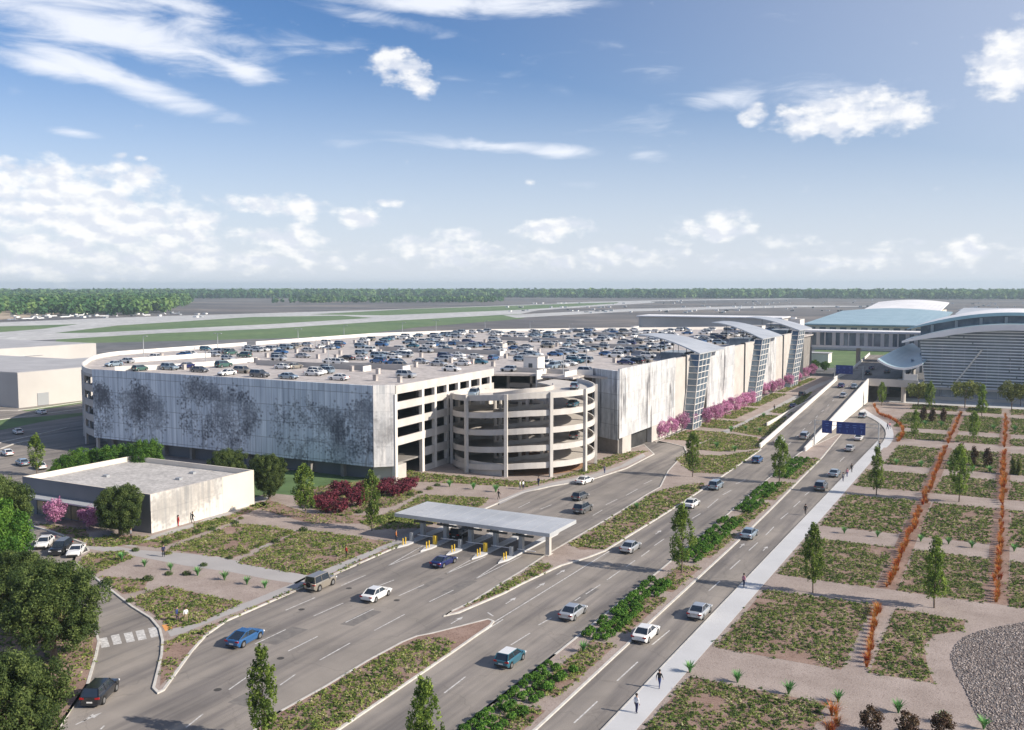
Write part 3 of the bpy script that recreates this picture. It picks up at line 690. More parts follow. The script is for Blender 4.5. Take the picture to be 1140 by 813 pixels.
# glass stair towers with leaning glazed faces and arched canopies
def tower(uA,uB,tA,tB,zt,label,skew=(24,-104,282,306)):
    t=empty('glass_stair_tower',(-78,uA,0),label=label,cat='stair tower',group='glazed stair towers of the garage wing')
    g=MB(); x0,x1=-78.98,-76.4
    V=[(x1,uA,0),(x1,uB,0),(x0-.6,uB,0),(x0-.6,uA,0),(x1,tA,zt),(x1,tB,zt),(x0-.6,tB,zt),(x0-.6,tA,zt)]
    g.add(V,[(0,3,2,1),(4,5,6,7),(0,1,5,4),(1,2,6,5),(2,3,7,6),(3,0,4,7)]); g.build('glazing','glassb',t)
    m=MB()
    for i in range(4):
        s=i/3; m.tube((x1+.06,uA+(uB-uA)*s,0),(x1+.06,tA+(tB-tA)*s,zt),.13,n=4)
    for k in range(13):
        z=zt*k/12; s=z/zt; ua=uA+(tA-uA)*s; ub=uB+(tB-uB)*s
        m.box(x1-.02,x1+.14,ua,ub,z,z+.16); m.box(x0,x1+.1,ua-.1,ua+.04,z,z+.16); 
    m.tube((x0,uA-.05,0),(x0,tA-.05,zt),.13,n=4); m.build('mullions','wall_white',t)
    # arched canopy running inwards over the deck
    r=MB(); vs=[];n=14; a0,a1=tA-1.0,tA+skew[0]
    for i in range(n+1):
        s=i/n; x=-76-s*(abs(skew[1])-76); z=zt+.4+3.0*math.sin(s*math.pi*.62)
        for uu,ue in ((a0,skew[2]),(a1,skew[3])):
            vs+=[(x,uu+(ue-uu)*s,z),(x,uu+(ue-uu)*s,z-.35)]
    fs=[]
    for i in range(n):
        a=4*i;b=a+4; fs+=[(a,a+2,b+2,b),(a+1,b+1,b+3,a+3),(a,b,b+1,a+1),(a+2,a+3,b+3,b+2)]
    fs+=[(0,1,3,2),(4*n,4*n+2,4*n+3,4*n+1)]
    r.add(vs,fs); r.build('arched_canopy','metalroof',t)
    for x in (-82,-88,-94,-100):
        for uu in (a0+.8,a1-.6): (lambda s_: MB().tube((x,uu+((skew[2] if uu<a0+5 else skew[3])-uu)*s_,DZ),(x,uu+((skew[2] if uu<a0+5 else skew[3])-uu)*s_,zt+.2+3*math.sin(s_*math.pi*.62)),.11,n=6))((-76-x)/(abs(skew[1])-76)).build('canopy_post','steel_dark',t)
    k=MB(); k.box(-88,-81.5,tA+2,tB+1,DZ,zt+.2); k.build('stair_lobby','glassb',t)
    return t
tower(246.3,253.5,251.6,262.5,19.8,'nearest glass stair tower with leaning grid of panes and arched grey canopy',(24,-106,284,296))
tower(312,321,322,333,20.3,'middle glass stair tower with leaning grid of panes between white panels',(28,-112,385,402))
tower(368,380,381,392,20.8,'farthest glass stair tower with leaning grid of panes beside the footbridge',(24,-112,440,456))
# roof boxes
def rbox(p,lx,ly,h,label):
    t=empty('stair_box',(p.x,p.y,DZ),label=label,cat='roof hut')
    a=MB(); a.box(p.x-lx,p.x+lx,p.y-ly,p.y+ly,DZ,DZ+h); a.build('walls','wall_white',t)
    a=MB(); a.box(p.x-lx-.1,p.x+lx+.1,p.y-ly-.1,p.y+ly+.1,DZ+h+.002,DZ+h+.15); a.build('roof','roof_grey',t)
    a=MB(); a.box(p.x-.5,p.x+.5,p.y-ly-.06,p.y-ly+.02,DZ+.02,DZ+2.1); a.build('door','steel_dark',t)
rbox(Vector((-103.5,206.8,0)),1.9,1.9,3.6,'white lift hut on the deck edge right behind the spiral ramp')
rbox(A(843,374,DZ),2.6,3,4.2,'white lift hut on the roof between the middle and far arched canopies')
rbox(A(887,368,DZ),2.4,5,5.2,'pale stair block at the far end of the garage roof')
# concrete stub posts on the roof
pg=MB()
posts=[(180,398.5),(205,411.5),(273,413),(285,404),(287,404.5),(293,391),(297,398),(374,400),(361,393),(379,395),(354,399.5),(391.5,413.5),(418,424),(445,426),(421,416.5),(444.5,418),(463,409),(469,398),(457,397),(436,398),(423,394),(413,392),(502,404),(526,405.5),(549,408),(598,408),(563,399),(609,402),(640,400),(655,390),(684,404),(540,382),(520,385),(560,387),(500,381),(480,378),(590,381),(620,386),(650,379),(575,378),(676,386),(700,390),(690,379),(715,381),(455,381),(440,378),(600,393),(310,388.5),(365,385),(395,383),(330,393),(345,388),(410,384),(700,398),(720,395),(670,394),(630,378)]
for i,(x,y) in enumerate(posts):
    p=A(x,y,DZ); q=MB(); q.box(p.x-.42,p.x+.42,p.y-.42,p.y+.42,DZ,DZ+1.25); q.box(p.x-.5,p.x+.5,p.y-.5,p.y+.5,DZ+1.25,DZ+1.35); q.build('stub_column','deck',garage)
ss=MB()
for x in (-214,-196,-178,-160,-142,-124,-106,-92):
    for (a,b) in ((0,1),):
        for u in np.arange(164 if x>-190 else 205,430,2.75):
            if u>205 or x<-124: 
                if x<-180 and u>375: continue
                ss.box(x-5,x+5,u,u+.1,DZ+.003,DZ+.006)

# ================================================================== SPIRAL RAMP
HX,HY,HR,HI=-93.7,182.3,15.2,6.4
helix=empty('spiral_ramp',(HX,HY,0),label='round concrete spiral car ramp with five open rings of white parapet',cat='spiral ramp')
def hz_at(a):
    """parapet top for angle a in degrees of the top turn (90..450)"""
    return float(np.interp(a,[90,208,250,300,388,450],[14.3,15.35,16.0,17.0,17.25,17.9]))
def ringband(name,r,t,lo,hi,a0,a1,k,mat):
    n=int((a1-a0)/5)+1; P=[];z0=[];z1=[]
    for i in range(n+1):
        a=a0+(a1-a0)*i/n; P.append((HX+r*math.cos(R(a)),HY+r*math.sin(R(a)))); z=hz_at(a)-3.5*k; z0.append(max(z+lo,.0)); z1.append(max(z+hi,.3))
    return MB().strip(P,t,z0,z1).build(name,mat,helix)
for k in range(5):
    a0=(95 if k<4 else 150); a1=(450 if k else 425)
    ringband('outer_parapet',HR-.15,.3,-1.15,0,a0,a1,k,'helix_conc')
    ringband('inner_parapet',HI,.25,-1.2,0,a0,a1 if k else 400,k,'conc')
    # sloping slab
    n=72; vs=[];fs=[]
    for i in range(n+1):
        a=a0+(450-a0)*i/n; z=max(hz_at(a)-3.5*k-1.1,.06)
        for r in (HI,HR-.31): x,y=HX+r*math.cos(R(a)),HY+r*math.sin(R(a)); vs+=[(x,y,z+.25),(x,y,z-.04)]
    for i in range(n):
        q=4*i;b=q+4; fs+=[(q,q+2,b+2,b),(q+1,b+1,b+3,q+3),(q,b,b+1,q+1),(q+2,q+3,b+3,b+2)]
    fs+=[(0,1,3,2),(4*n,4*n+2,4*n+3,4*n+1)]
    MB().add(vs,fs).build('ramp_slab','conc',helix)
for a in (208,248,284,318,352,386,60,150):
    x,y=HX+(HR+.22)*math.cos(R(a)),HY+(HR+.22)*math.sin(R(a)); q=MB()
    aa=a if a>90 else a+360
    q.box(-.32,.32,-.32,.32,0,hz_at(aa)+.05); q.v=[(x+p[0]*math.cos(R(a))-p[1]*math.sin(R(a)),y+p[0]*math.sin(R(a))+p[1]*math.cos(R(a)),p[2]) for p in q.v]; q.build('outer_column','helix_conc',helix)
for a in range(0,360,45):
    x,y=HX+(HI-.2)*math.cos(R(a+20)),HY+(HI-.2)*math.sin(R(a+20)); MB().tube((x,y,0),(x,y,14.2),.38,n=8).build('inner_column','conc',helix)
q=MB(); n=40
q.strip([(HX+(HR-.6)*math.cos(R(a)),HY+(HR-.6)*math.sin(R(a))) for a in range(180,285,5)],.3,0,2.6); q.build('base_wall','conc',helix)
MB().prism([(HX+(HR-2)*math.cos(R(a)),HY+(HR-2)*math.sin(R(a))) for a in range(0,360,12)],.13,.15).build('ground_slab','brick',helix)
MB().box(-97,-89,197.4,204.6,DZ-.45,DZ+.004).build('deck_bridge','deck',helix)
MB().strip([(-91.4,198),(-91.4,204.6),(-86.5,205.2)],.3,DZ,DZ+1.1).build('bridge_parapet','wall_white',helix)
MB().strip([(-99,199),(-99,206)],.3,DZ-3,DZ+1.1).build('bridge_parapet','wall_white',helix)

# ================================================================== NEAR WHITE BUILDING
bl=empty('service_building',(-131,103,0),label='low flat roofed cream building with printed side wall and shop windows',cat='building')
x0,x1,y0,y1,H=-147.5,-117.3,103,125.5,6.2
MB().box(x0,x1,y0,y1,.13,H-.9).build('walls','grey_wall',bl)
MB().box(x0+.3,x1-.3,y0+.3,y1-.3,H-.9,H-.86).build('roof','roof_grey',bl)
q=MB(); q.box(x0,x0+.3,y0,y1,H-.9,H); q.box(x1-.3,x1,y0,y1,H-.9,H); q.box(x0+.3,x1-.3,y0,y0+.3,H-.9,H); q.box(x0+.3,x1-.3,y1-.3,y1,H-.9,H); q.build('parapet','cream',bl)
screen('printed_side_wall',(x1+.06,y0),(x1+.06,y0+15),.14,H+.03,tree_print([(4,.5,.42),(7.5,.3,.5),(11,.6,.45),(2,.8,.3)],0,15,0,6.3,110,60,31,.8),'mural_c',bl,.05)
MB().box(x1+.005,x1+.06,y0+15.02,y1,.14,H+.02).build('cream_side_wall','cream',bl)
MB().box(x0,x1,y0-.06,y0-.004,3.6,H+.02).build('front_fascia','grey_wall',bl)
MB().box(x0+3,x1-8,y0-2.2,y0-.07,3.35,3.58).build('entrance_canopy','metalroof',bl)
for i in range(11):
    a=x0+3.6+i*1.68; w_=MB().box(a,a+1.5,y0-.05,y0-.005,.3,3.3).build('window','wglass',bl)
    q=MB(); q.box(a-.09,a,y0-.1,y0-.004,.2,3.34); q.box(a,a+1.5,y0-.1,y0-.06,2.5,2.58); q.build('frame','steel_dark',w_)
for (a,b) in ((-139,112),(-126,116),(-128,121)): MB().box(a,a+1,b,b+.7,H-.86,H-.5).build('roof_vent','steel',bl)

# ================================================================== WAREHOUSES (back left)
def whouse(name,pts,z,label,seamx=None,cat='warehouse'):
    c=Vector((sum(p[0] for p in pts)/len(pts),sum(p[1] for p in pts)/len(pts),0))
    t=empty(name,(c.x,c.y,0),label=label,cat=cat)
    MB().prism(pts,-.1,z-.01).build('walls','tilt',t); MB().prism([(p[0]+(c.x-p[0])*.012,p[1]+(c.y-p[1])*.012) for p in pts],z,z+.12).build('roof','roof_wh',t)
    return t
fc=A(16,456.5,0); zr=11.0
wA=whouse('warehouse',[(-277.5,193.5),(-277.5,240),(-360,240),(-360,193.5)],zr,'pale grey warehouse block left of the garage, nearest of three')
MB().box(-277.45,-277.2,222,222.6,2,9.5).build('downpipe','steel',wA)
MB().box(-277.45,-277.3,200,204,0,4).build('door','steel',wA)
wB=whouse('warehouse',[(-411,230),(-411,330),(-560,330),(-560,230)],9.6,'long cream warehouse farthest back behind the grey block')
MB().box(-410.95,-410.7,250,300,5.5,5.7).build('wall_band','steel',wB)
wC=whouse('warehouse',[(-300,243),(-262,243),(-262,262),(-345,275),(-345,252)],8.3,'small dark fronted warehouse annex beside the garage corner')
MB().box(-300,-262.1,242.7,242.95,0,8.2).build('dark_front','signblue' if 0 else 'grey_wall',wC)

# ================================================================== TOLL PLAZA
toll=empty('toll_plaza',(-67,120.5,0),label='long flat grey toll canopy on columns spanning six exit lanes',cat='toll canopy')
MB().box(-82.6,-56.7,118.2,127.2,3.45,3.98).build('canopy_roof','metalroof',toll)
q=MB(); 
for x in np.arange(-82,-57,2.2): q.box(x,x+.05,118.25,127.15,3.982,4.0)
q.build('roof_seams','steel',toll)
tx=[-79.3,-75.2,-70.9,-66.7,-62.5,-58.2]
for i,x in enumerate(tx):
    c=MB().box(x-.3,x+.3,120.6,121.3,.2,3.44).build('column','conc' if i==5 else 'steel',toll)
    if i<5:
        MB().box(x-.8,x+2.5,119.6,119.9,2.6,2.85).build('lane_sign_bar','steel_dark',toll)
        MB().box(x-.15,x+.15,119.5,120.59,2.95,3.2).build('sign_bracket','steel_dark',toll)
        isl=MB().prism([(x-.55,116),(x,114),(x+.55,116),(x+.55,132),(x,134),(x-.55,132)],0,.22).build('lane_island','walk',toll)
        for dy in (115.4,116.1): MB().tube((x+.1,dy,.22),(x+.1,dy,1.2),.085,n=8).build('bollard','yellow',toll)
        MB().box(x+.5,x+3.4,118.6,118.68,1.0,1.08).build('barrier_arm','whiteroof',toll)
        MB().box(x-.22,x+.22,117.6,118.1,.22,1.5).build('ticket_machine','yellow' if i%2 else 'steel',toll)
    else:
        MB().box(x-.35,x+.35,120.2,121.8,.121,.2).build('column_plinth','conc',toll)

# ================================================================== DEPARTURES RAMP AND VIADUCT
via=empty('departures_viaduct',(-49,226,0),label='elevated departures roadway with white side walls rising to the terminal',cat='viaduct')
def rz(u): return 6.6*float(np.clip((u-226)/(336-226),0,1))
us=list(np.linspace(226,336,12)); 
wl=lambda u:-53.5-(u-226)*.0085; wr_=lambda u:-43.6-(u-226)*.011
vs=[];fs=[]
for u in us: vs+=[(wl(u),u,-.05),(wr_(u),u,-.05),(wr_(u),u,rz(u)+.03),(wl(u),u,rz(u)+.03)]
for i in range(len(us)-1):
    a=4*i;b=a+4; fs+=[(a+3,a+2,b+2,b+3),(a+1,b+1,b+2,a+2),(a,a+3,b+3,b)]
MB().add(vs,fs).build('ramp_road','asphalt',via)
for f_,nm in ((lambda u:wl(u)-.2,'side_wall'),(lambda u:wr_(u)+.2,'side_wall')):
    MB().strip([(f_(u),u) for u in us],.4,[-.05]*12,[rz(u)+1.05 for u in us]).build(nm,'wall_white',via)
MB().box(-55.5,-37,336.05,372,5.5,6.62).build('deck_slab','asphalt',via)
MB().prism([(-55.5,372.05),(-37,372.05),(-37,470),(-62,470)],5.5,6.62).build('deck_slab','asphalt',via)
MB().box(-44.4,-29.2,335.7,336.04,5.3,7.7).build('front_fascia','conc',via)
MB().box(-37,-29.2,336.05,352,5.5,6.6).build('drop_off_kerb','walk',via)
MB().strip([(-55.6,336.2),(-55.6,372),(-62.2,470)],.35,5.3,7.6).build('edge_wall','wall_white',via)
MB().box(-33.6,-29.6,336.1,336.5,7.7,9.6).build('white_end_wall','wall_white',via)
for (x,u) in ((-33.8,337.5),(-42,345),(-42,365),(-54,345),(-54,365),(-54,390)):
    MB().tube((x,u,0),(x,u,5.49),.75,n=14).build('pier','conc',via)
ml=MB()
for k in range(12):
    u=232+k*9; x=(wl(u)+wr_(u))/2+.2; ml.add([(x-.08,u,rz(u)+.05),(x+.08,u,rz(u)+.05),(x+.08,u+3,rz(u+3)+.05),(x-.08,u+3,rz(u+3)+.05)],[(0,1,2,3)])
ml.build('lane_dashes','white',via)
MB().strip([(-60.5,262),(-61,300),(-60.5,345),(-62,400)],.35,-.05,1.1).build('service_road_wall','wall_white',via)
# road signs
def gantry(name,posts_,zt,panels,label):
    t=empty(name,(posts_[0][0],posts_[0][1],posts_[0][2]),label=label,cat='road sign')
    for (x,u,z) in posts_: MB().tube((x,u,z),(x,u,zt+.25),.14,n=8).build('pole','steel',t)
    a,b=posts_[0],posts_[-1]; q=MB()
    for dz in (0,-.9): q.tube((a[0],a[1],zt+dz),(b[0],b[1],zt+dz),.07,n=6)
    for k in range(9):
        s=(k+.5)/9; x=a[0]+(b[0]-a[0])*s; q.tube((x,a[1],zt),(x,a[1],zt-.9),.04,n=4)
    q.build('beam','steel',t)
    for (xa,xb,z0,z1) in panels:
        u=a[1]-.22; p=MB().box(xa,xb,u-.06,u+.06,z0,z1).build('sign_panel','signblue',t)
        n=max(1,int((xb-xa)/1.6)); q=MB()
        for k in range(n):
            x=xa+(xb-xa)*(k+.5)/n
            q.box(x-.45,x+.45,u-.075,u-.062,z1-.75,z1-.62); q.box(x-.3,x+.35,u-.075,u-.062,z1-1.25,z1-1.12)
            q.box(x-.06,x+.06,u-.075,u-.062,z0+.4,z0+1.0)
        q.build('faint_sign_marks','signmark',p)
    return t
gantry('sign_gantry',[(-43.1,236,.1),(-28.7,236,.1)],6.1,[(-41.4,-39.1,3.3,6.3),(-38.1,-31.6,3.35,6.2)],'overhead gantry with two dark blue road signs spanning the lower road')
gantry('sign_gantry',[(-57.0,346,5.0),(-47.7,346,6.6)],10.6,[(-56.6,-51.0,8.0,11.0)],'dark blue road sign over the top of the departures ramp')

# ================================================================== TERMINAL
term=empty('airport_terminal',(10,352,0),label='airport terminal with double arched white roof and louvred glass front',cat='terminal building')
ax,AW=-2.0,34
def arch(x,zp,drop,hw): return zp-drop*min(1.6,((x-ax)/hw)**2)
# facade: leaning left edge
n=30; vs=[];fs=[]
for i in range(n+1):
    s=i/n; xb=-27.5+s*88; xt=-31+s*91.5; zt=arch(xt,24.7,5.6,33)
    vs+=[(xb,352,.1),(xt,352,zt),(xb,420,.1),(xt,420,zt)]
for i in range(n): a=4*i;b=a+4; fs+=[(a,b,b+1,a+1),(a+1,b+1,b+3,a+3),(a+2,a+3,b+3,b+2)]
fs+=[(0,1,3,2),(4*n,4*n+2,4*n+3,4*n+1)]
MB().add(vs,fs).build('glass_hall','hallglass',term)
lv=MB(); 
for k in range(20):
    z=4.4+k*.98; xs=-27.9-3.2*z/24
    xe=60
    # louvres stop under the arch
    lim=math.sqrt(max(0,(24.3-z)/5.6))*33 if z>18.7 else 200
    xs=max(xs,ax-lim+.5); xe=min(60,ax+lim-.5)
    if xe>xs: 
        x=xs
        while x<xe:
            L=random.uniform(4,14); e=min(x+L,xe)
            lv.box(x,e-(.35 if random.random()<.25 else 0),351.1,351.5,z,z+.4); x=e
lv.build('louvres','louvre',term)
lm=MB()
for x in np.arange(-27,60,3.4): lm.box(x-.06,x+.06,351.6,351.98,.2,18)
lm.build('mullions','steel',term)
db=MB(); db.tube((-20,350.9,5),(-11.5,350.9,17.5),.28,n=6); db.build('diagonal_brace','wall_white',term)
bd=MB(); bd.box(-27.6,60,351.2,351.98,3.6,4.3); bd.box(-27.4,60,351.3,351.98,.12,1.2); bd.build('base_band','conc',term)
def archroof(name,u0,u1,zp,drop,hw,x0,x1,t,mat,parent,rise=0):
    n=40; vs=[];fs=[]
    for i in range(n+1):
        x=x0+(x1-x0)*i/n; z=arch(x,zp,drop,hw)
        tt=t*(.35+.65*min(1,(x-x0)/12,(x1-x)/12)) 
        for uu,dz in ((u0,0),(u1,rise)): vs+=[(x,uu,z+dz),(x,uu,z-tt+dz)]
    for i in range(n): a=4*i;b=a+4; fs+=[(a,b,b+2,a+2),(a+1,a+3,b+3,b+1),(a,a+1,b+1,b),(a+2,b+2,b+3,a+3)]
    fs+=[(0,2,3,1),(4*n,4*n+1,4*n+3,4*n+2)]
    return MB().add(vs,fs).build(name,mat,parent,smooth=False)
archroof('lower_roof',345,372,25.9,5.9,33,-35.5,60,1.9,'bluemetal',term)
archroof('lower_roof_fascia',344.6,344.98,26.0,5.9,33,-35.6,60,1.95,'whiteroof',term)
cs=MB(); n=30; vs=[];fs=[]
for i in range(n+1):
    x=-31.2+91*i/n; vs+=[(x,360,arch(x,25.8,5.9,33)),(x,360,arch(x,28.4,5.2,33)),(x,415,arch(x,25.8,5.9,33)),(x,415,arch(x,28.4,5.2,33))]
for i in range(n): a=4*i;b=a+4; fs+=[(a,b,b+1,a+1),(a+2,a+3,b+3,b+2)]
fs+=[(0,1,3,2),(4*n,4*n+2,4*n+3,4*n+1)]
cs.add(vs,fs).build('clerestory_glass','glassb',term)
for x in np.arange(-28,58,7.5): MB().box(x,x+.9,359.6,359.98,arch(x+.4,25.9,5.9,33),arch(x+.4,28.0,5.2,33)).build('clerestory_post','steel',term)
archroof('upper_roof',357.5,425,29.4,5.3,31.5,-35,60,1.0,'whiteroof',term)
archroof('upper_roof_edge',356.9,357.48,29.5,5.3,31.5,-35.2,60,1.05,'bluemetal',term)
# drop off canopy: saddle shaped
cn=empty('drop_off_canopy',(-35,352,6.6),label='blue metal saddle shaped canopy over the departures kerb',cat='canopy')
vs=[];fs=[];n=16;m_=10
for i in range(n+1):
    for j in range(m_+1):
        s=i/n;t=j/m_; u=340+s*62; x=-42.5+(14+0*s)*t*(1-.25*s)+s*5
        z=11.2+ (t-.55)**2*9+ 2.3*math.sin(s*math.pi/2)
        vs.append((x,u,z))
k=len(vs); vs+= [(x,u,z-.5) for x,u,z in vs]
for i in range(n):
    for j in range(m_):
        a=i*(m_+1)+j; b=a+m_+1; fs+=[(a,a+1,b+1,b),(a+k,b+k,b+1+k,a+1+k)]
for i in range(n): a=i*(m_+1); b=a+m_+1; fs+=[(a,b,b+k,a+k)]; a+=m_;b+=m_; fs+=[(a,a+k,b+k,b)]
for j in range(m_): a=j; fs+=[(a,a+k,a+1+k,a+1)]; a=n*(m_+1)+j; fs+=[(a,a+1,a+1+k,a+k)]
MB().add(vs,fs).build('roof_shell','bluemetal',cn)
q=MB(); q.strip([vs[j][:2] for j in range(m_+1)],.3,[vs[j][2]-.6 for j in range(m_+1)],[vs[j][2]+.12 for j in range(m_+1)]); q.build('edge_trim','whiteroof',cn)
for (x,u,zt_) in ((-34.2,341.5,10.6),(-33.5,360,12.8),(-32.5,380,13.8)): MB().tube((x,u,6.6),(x,u,zt_),.45,n=12).build('column','steel',cn)
# footbridge between the garage and the terminal
fb=empty('footbridge',(-60,428,0),label='enclosed glazed footbridge joining the garage to the terminal',cat='footbridge')
MB().box(-86,-31,428,440,12.0,12.9).build('floor','whiteroof',fb); MB().box(-86,-31,427.4,440.6,18.4,19.2).build('roof','whiteroof',fb)
MB().box(-85,-32,428.6,439.4,12.9,18.39).build('glazing','glassb',fb)
for i in range(17):
    x=-85+i*3.25; MB().box(x,x+(1.5 if i%3 else .6),428.2,428.58,12.95,18.35).build('wall_panel','wall_white',fb)
for x in (-83,-62,-40): MB().tube((x,434,0),(x,434,11.99),.9,n=12).build('pier','conc',fb)
# halls beyond
def hall(name,label,x0,x1,u0,u1,z0,z1,mat,cat='terminal hall',bulge=0,wall='cream',win=True):
    t=empty(name,((x0+x1)/2,u0,0),label=label,cat=cat); n=16; vs=[];fs=[]
    for i in range(n+1):
        s=i/n; x=x0+(x1-x0)*s; b=bulge*math.sin(s*math.pi)
        vs+=[(x,u0,z0),(x,u1,z1+b),(x,u0,z0-.8),(x,u1,z1+b-.8)]
    for i in range(n): a=4*i;b=a+4; fs+=[(a,b,b+1,a+1),(a+2,a+3,b+3,b+2),(a,a+2,b+2,b),(a+1,b+1,b+3,a+3)]
    fs+=[(0,1,3,2),(4*n,4*n+2,4*n+3,4*n+1)]
    MB().add(vs,fs).build('roof',mat,t)
    MB().box(x0+1.5,x1-1.5,u0+2,u1-2,0,min(z0,z1)-1).build('walls',wall,t)
    for k in range(int((x1-x0)/6) if win else 0): MB().box(x0+3+k*6,x0+6.6+k*6,u0+1.8,u0+1.96,min(z0,z1)*.45,min(z0,z1)-2).build('window','glassb',t)
    return t
hall('concourse_hall','pale blue roofed concourse hall behind the glazed footbridge',-118,-44,602,742,15.5,20.2,'bluemetal',bulge=2.2)

wr2=hall('concourse_hall','white humped roof hall rising behind the pale blue roof',-104,-52,745,830,21,25.5,'whiteroof',bulge=2)
hall('concourse_hall','long low concourse with white flat roof beyond the garage',-276,-160,735,765,14.6,14.9,'whiteroof',wall='tilt',win=False)
hall('concourse_hall','dark roofed hall behind the arched terminal roof',-40,60,700,800,20,22,'metalroof')
gh=hall('gate_house','small cream gate house with white pylon at the concourse end',-150,-120,640,664,13.5,13.6,'roof_wh',cat='gate building')
MB().box(-133,-130,636,640,0,18).build('pylon','whiteroof',gh)
def jetb(p,q,label):
    t=empty('jet_bridge',(p[0],p[1],0),label=label,cat='jet bridge')
    MB().wall(p,q,3.2,3.2,6.2).build('tunnel','whiteroof',t); MB().wall(p,q,2.8,6.21,6.5).build('roof','roof_wh',t)
    for s in (.25,.8): x,y=p[0]+(q[0]-p[0])*s,p[1]+(q[1]-p[1])*s; MB().tube((x,y,-.1),(x,y,3.19),.6,n=8).build('leg','steel',t)
for i,(a,b) in enumerate([((662,375),(700,367)),((703,366),(735,360)),((775,358),(795,363)),((800,356),(830,358))]):
    p=A(*a,5);q=A(*b,5); jetb((p.x,p.y),(q.x,q.y),['jet bridge nearest the garage roof edge, far left one','jet bridge just left of the long white concourse','jet bridge in front of the long white concourse','short jet bridge at the right end of the long concourse'][i])
tb=empty('low_building',A(905,404,0),label='small white walled shed beyond the ramp behind the pink trees',cat='shed')
p=A(908,404,0); MB().box(p.x-6,p.x+6,p.y,p.y+10,-.1,4.6).build('walls','wall_white',tb); MB().box(p.x-6.3,p.x+6.3,p.y-.3,p.y+10.3,4.61,4.9).build('roof','roof_wh',tb)
struct('lawn',MB().sheet([(-95,470),(-62,470),(-60,600),(-110,600)],-.1),'grass')

# ================================================================== VEGETATION
def trunk_mesh(h,r,limbs,seed,spread=.5,z0=.3):
    rr=random.Random(seed); q=MB(); x=y=0; pts=[(0,0,-.1)]
    for i in range(5): pts.append((rr.gauss(0,.03*h/8),rr.gauss(0,.03*h/8),h*(i+1)/5))
    for i in range(5): q.tube(pts[i],pts[i+1],r*(1-.17*i),r*(1-.17*(i+1)),7)
    for k in range(limbs):
        s=z0+(.9-z0)*k/limbs; a=rr.random()*6.28; L=h*spread*(1-s*.6)*rr.uniform(.7,1.1); b=(0,0,h*s)
        e=(math.cos(a)*L*.5,math.sin(a)*L*.5,h*s+L*.45); f_=(math.cos(a)*L*.8,math.sin(a)*L*.8,h*s+L*1.0)
        q.tube(b,e,r*.42*(1-s*.5),r*.25,5); q.tube(e,f_,r*.25,r*.1,5)
    return q.mesh('trunk','bark')
def poplar_crown(h,w,seed,z0=1.3,n=34,leaf=.3,mat='poplar',K=85):
    r=np.random.default_rng(seed); s=r.random(K)**.85; z=z0+(h-z0)*s
    prof=np.sin(np.clip(.1+s*.86,0,1)*math.pi)**.6*np.where(s>.75,1-(s-.75)*1.3,1)*(.82+.36*r.random(K))
    a=r.random(K)*6.28; rad=w/2*prof*np.sqrt(r.random(K))*.95
    C=np.column_stack([np.cos(a)*rad,np.sin(a)*rad,z]); e=.22+.16*r.random(K)
    Rd=np.column_stack([e*1.1,e*1.1,e*2.3])
    V,F,T=leafcloud(C,Rd,n,leaf,r.random(K),up=.2,shell=.3,aspect=1.5)
    return np_mesh('crown',V,F,mat,T)
def round_crown(h,w,seed,z0,K=90,n=60,leaf=.35,mat='oak',flat=1.0,cl=.9):
    r=np.random.default_rng(seed); d=r.normal(size=(K,3)); d/=np.linalg.norm(d,axis=1,keepdims=True)
    lump=1+.13*np.sin(d[:,0]*3+seed)+.12*np.sin(d[:,1]*4+seed*2)+.1*np.sin(d[:,2]*5)
    q=(.35+.6*r.random(K)**.5)*lump; cz=(z0+h)/2; hh=(h-z0)/2
    C=np.column_stack([d[:,0]*q*w/2*.9,d[:,1]*q*w/2*.9,cz+d[:,2]*q*hh*.9]); e=cl*(.7+.6*r.random(K))
    V,F,T=leafcloud(C,np.column_stack([e,e,e*1.05]),n,leaf,r.random(K)*.8+.1,up=.3,shell=.45)
    return np_mesh('crown',V,F,mat,T)
def tree(name,x,y,z,tm,cm,label,cat='tree',group=None,s=1.0,rot=None,sz=None):
    t=empty(name,(x,y,z),random.random()*6.28 if rot is None else rot,label,cat,group); t.scale=(s,s,sz or s)
    link('trunk',tm,t); link('crown',cm,t); return t
PT=[trunk_mesh(7.2,.11,14,k,.22,.2) for k in range(3)]; PC=[poplar_crown(8.6,2.7+.25*k,40+k,z0=1.2+.15*k,K=88+6*k,n=36,leaf=.2) for k in range(5)]
pop=[(1040,677,599,'columnar tree standing alone on the wide gravel path at right, nearest of the south garden'),
 (905,660,584,'columnar tree on the wide gravel path close beside the pale walkway'),
 (758.7,638,564,'columnar tree in the median between two rows of round green bushes'),
 (771,531,483,'columnar tree in the green strip where the garage exit road curves in'),
 (867.5,537.5,486,'columnar tree in the median near the foot of the departures ramp'),
 (975.5,551.5,498,'columnar tree beside the walkway just below the sign gantry'),
 (1067.6,559,497,'columnar tree between the two orange grass rows, with bronze shrubs behind'),
 (41,529,485,'small columnar tree in front of the parking lot at far left'),
 (340,577,518,'columnar tree left of the maroon shrubs by the garage'),
 (414,591,525,'columnar tree in front of the maroon shrubs near the toll canopy'),
 (293,829,722,'columnar tree in the foreground rising over the toll approach lanes'),
 (473,872,757,'columnar tree at the bottom edge between the two near roads'),
 (1019,490,457,'columnar tree at the end of the bronze shrub trio near the terminal'),
 (1084,493,459,'darker columnar tree between the orange rows, halfway to the terminal'),
 (1035,456,425,'columnar tree behind the olive tree left of the terminal glass front'),
 (1093,464,429,'columnar tree in front of the louvred terminal front, right of the olive tree'),
 (981.6,452,426,'columnar tree in front of the dark opening under the viaduct')]
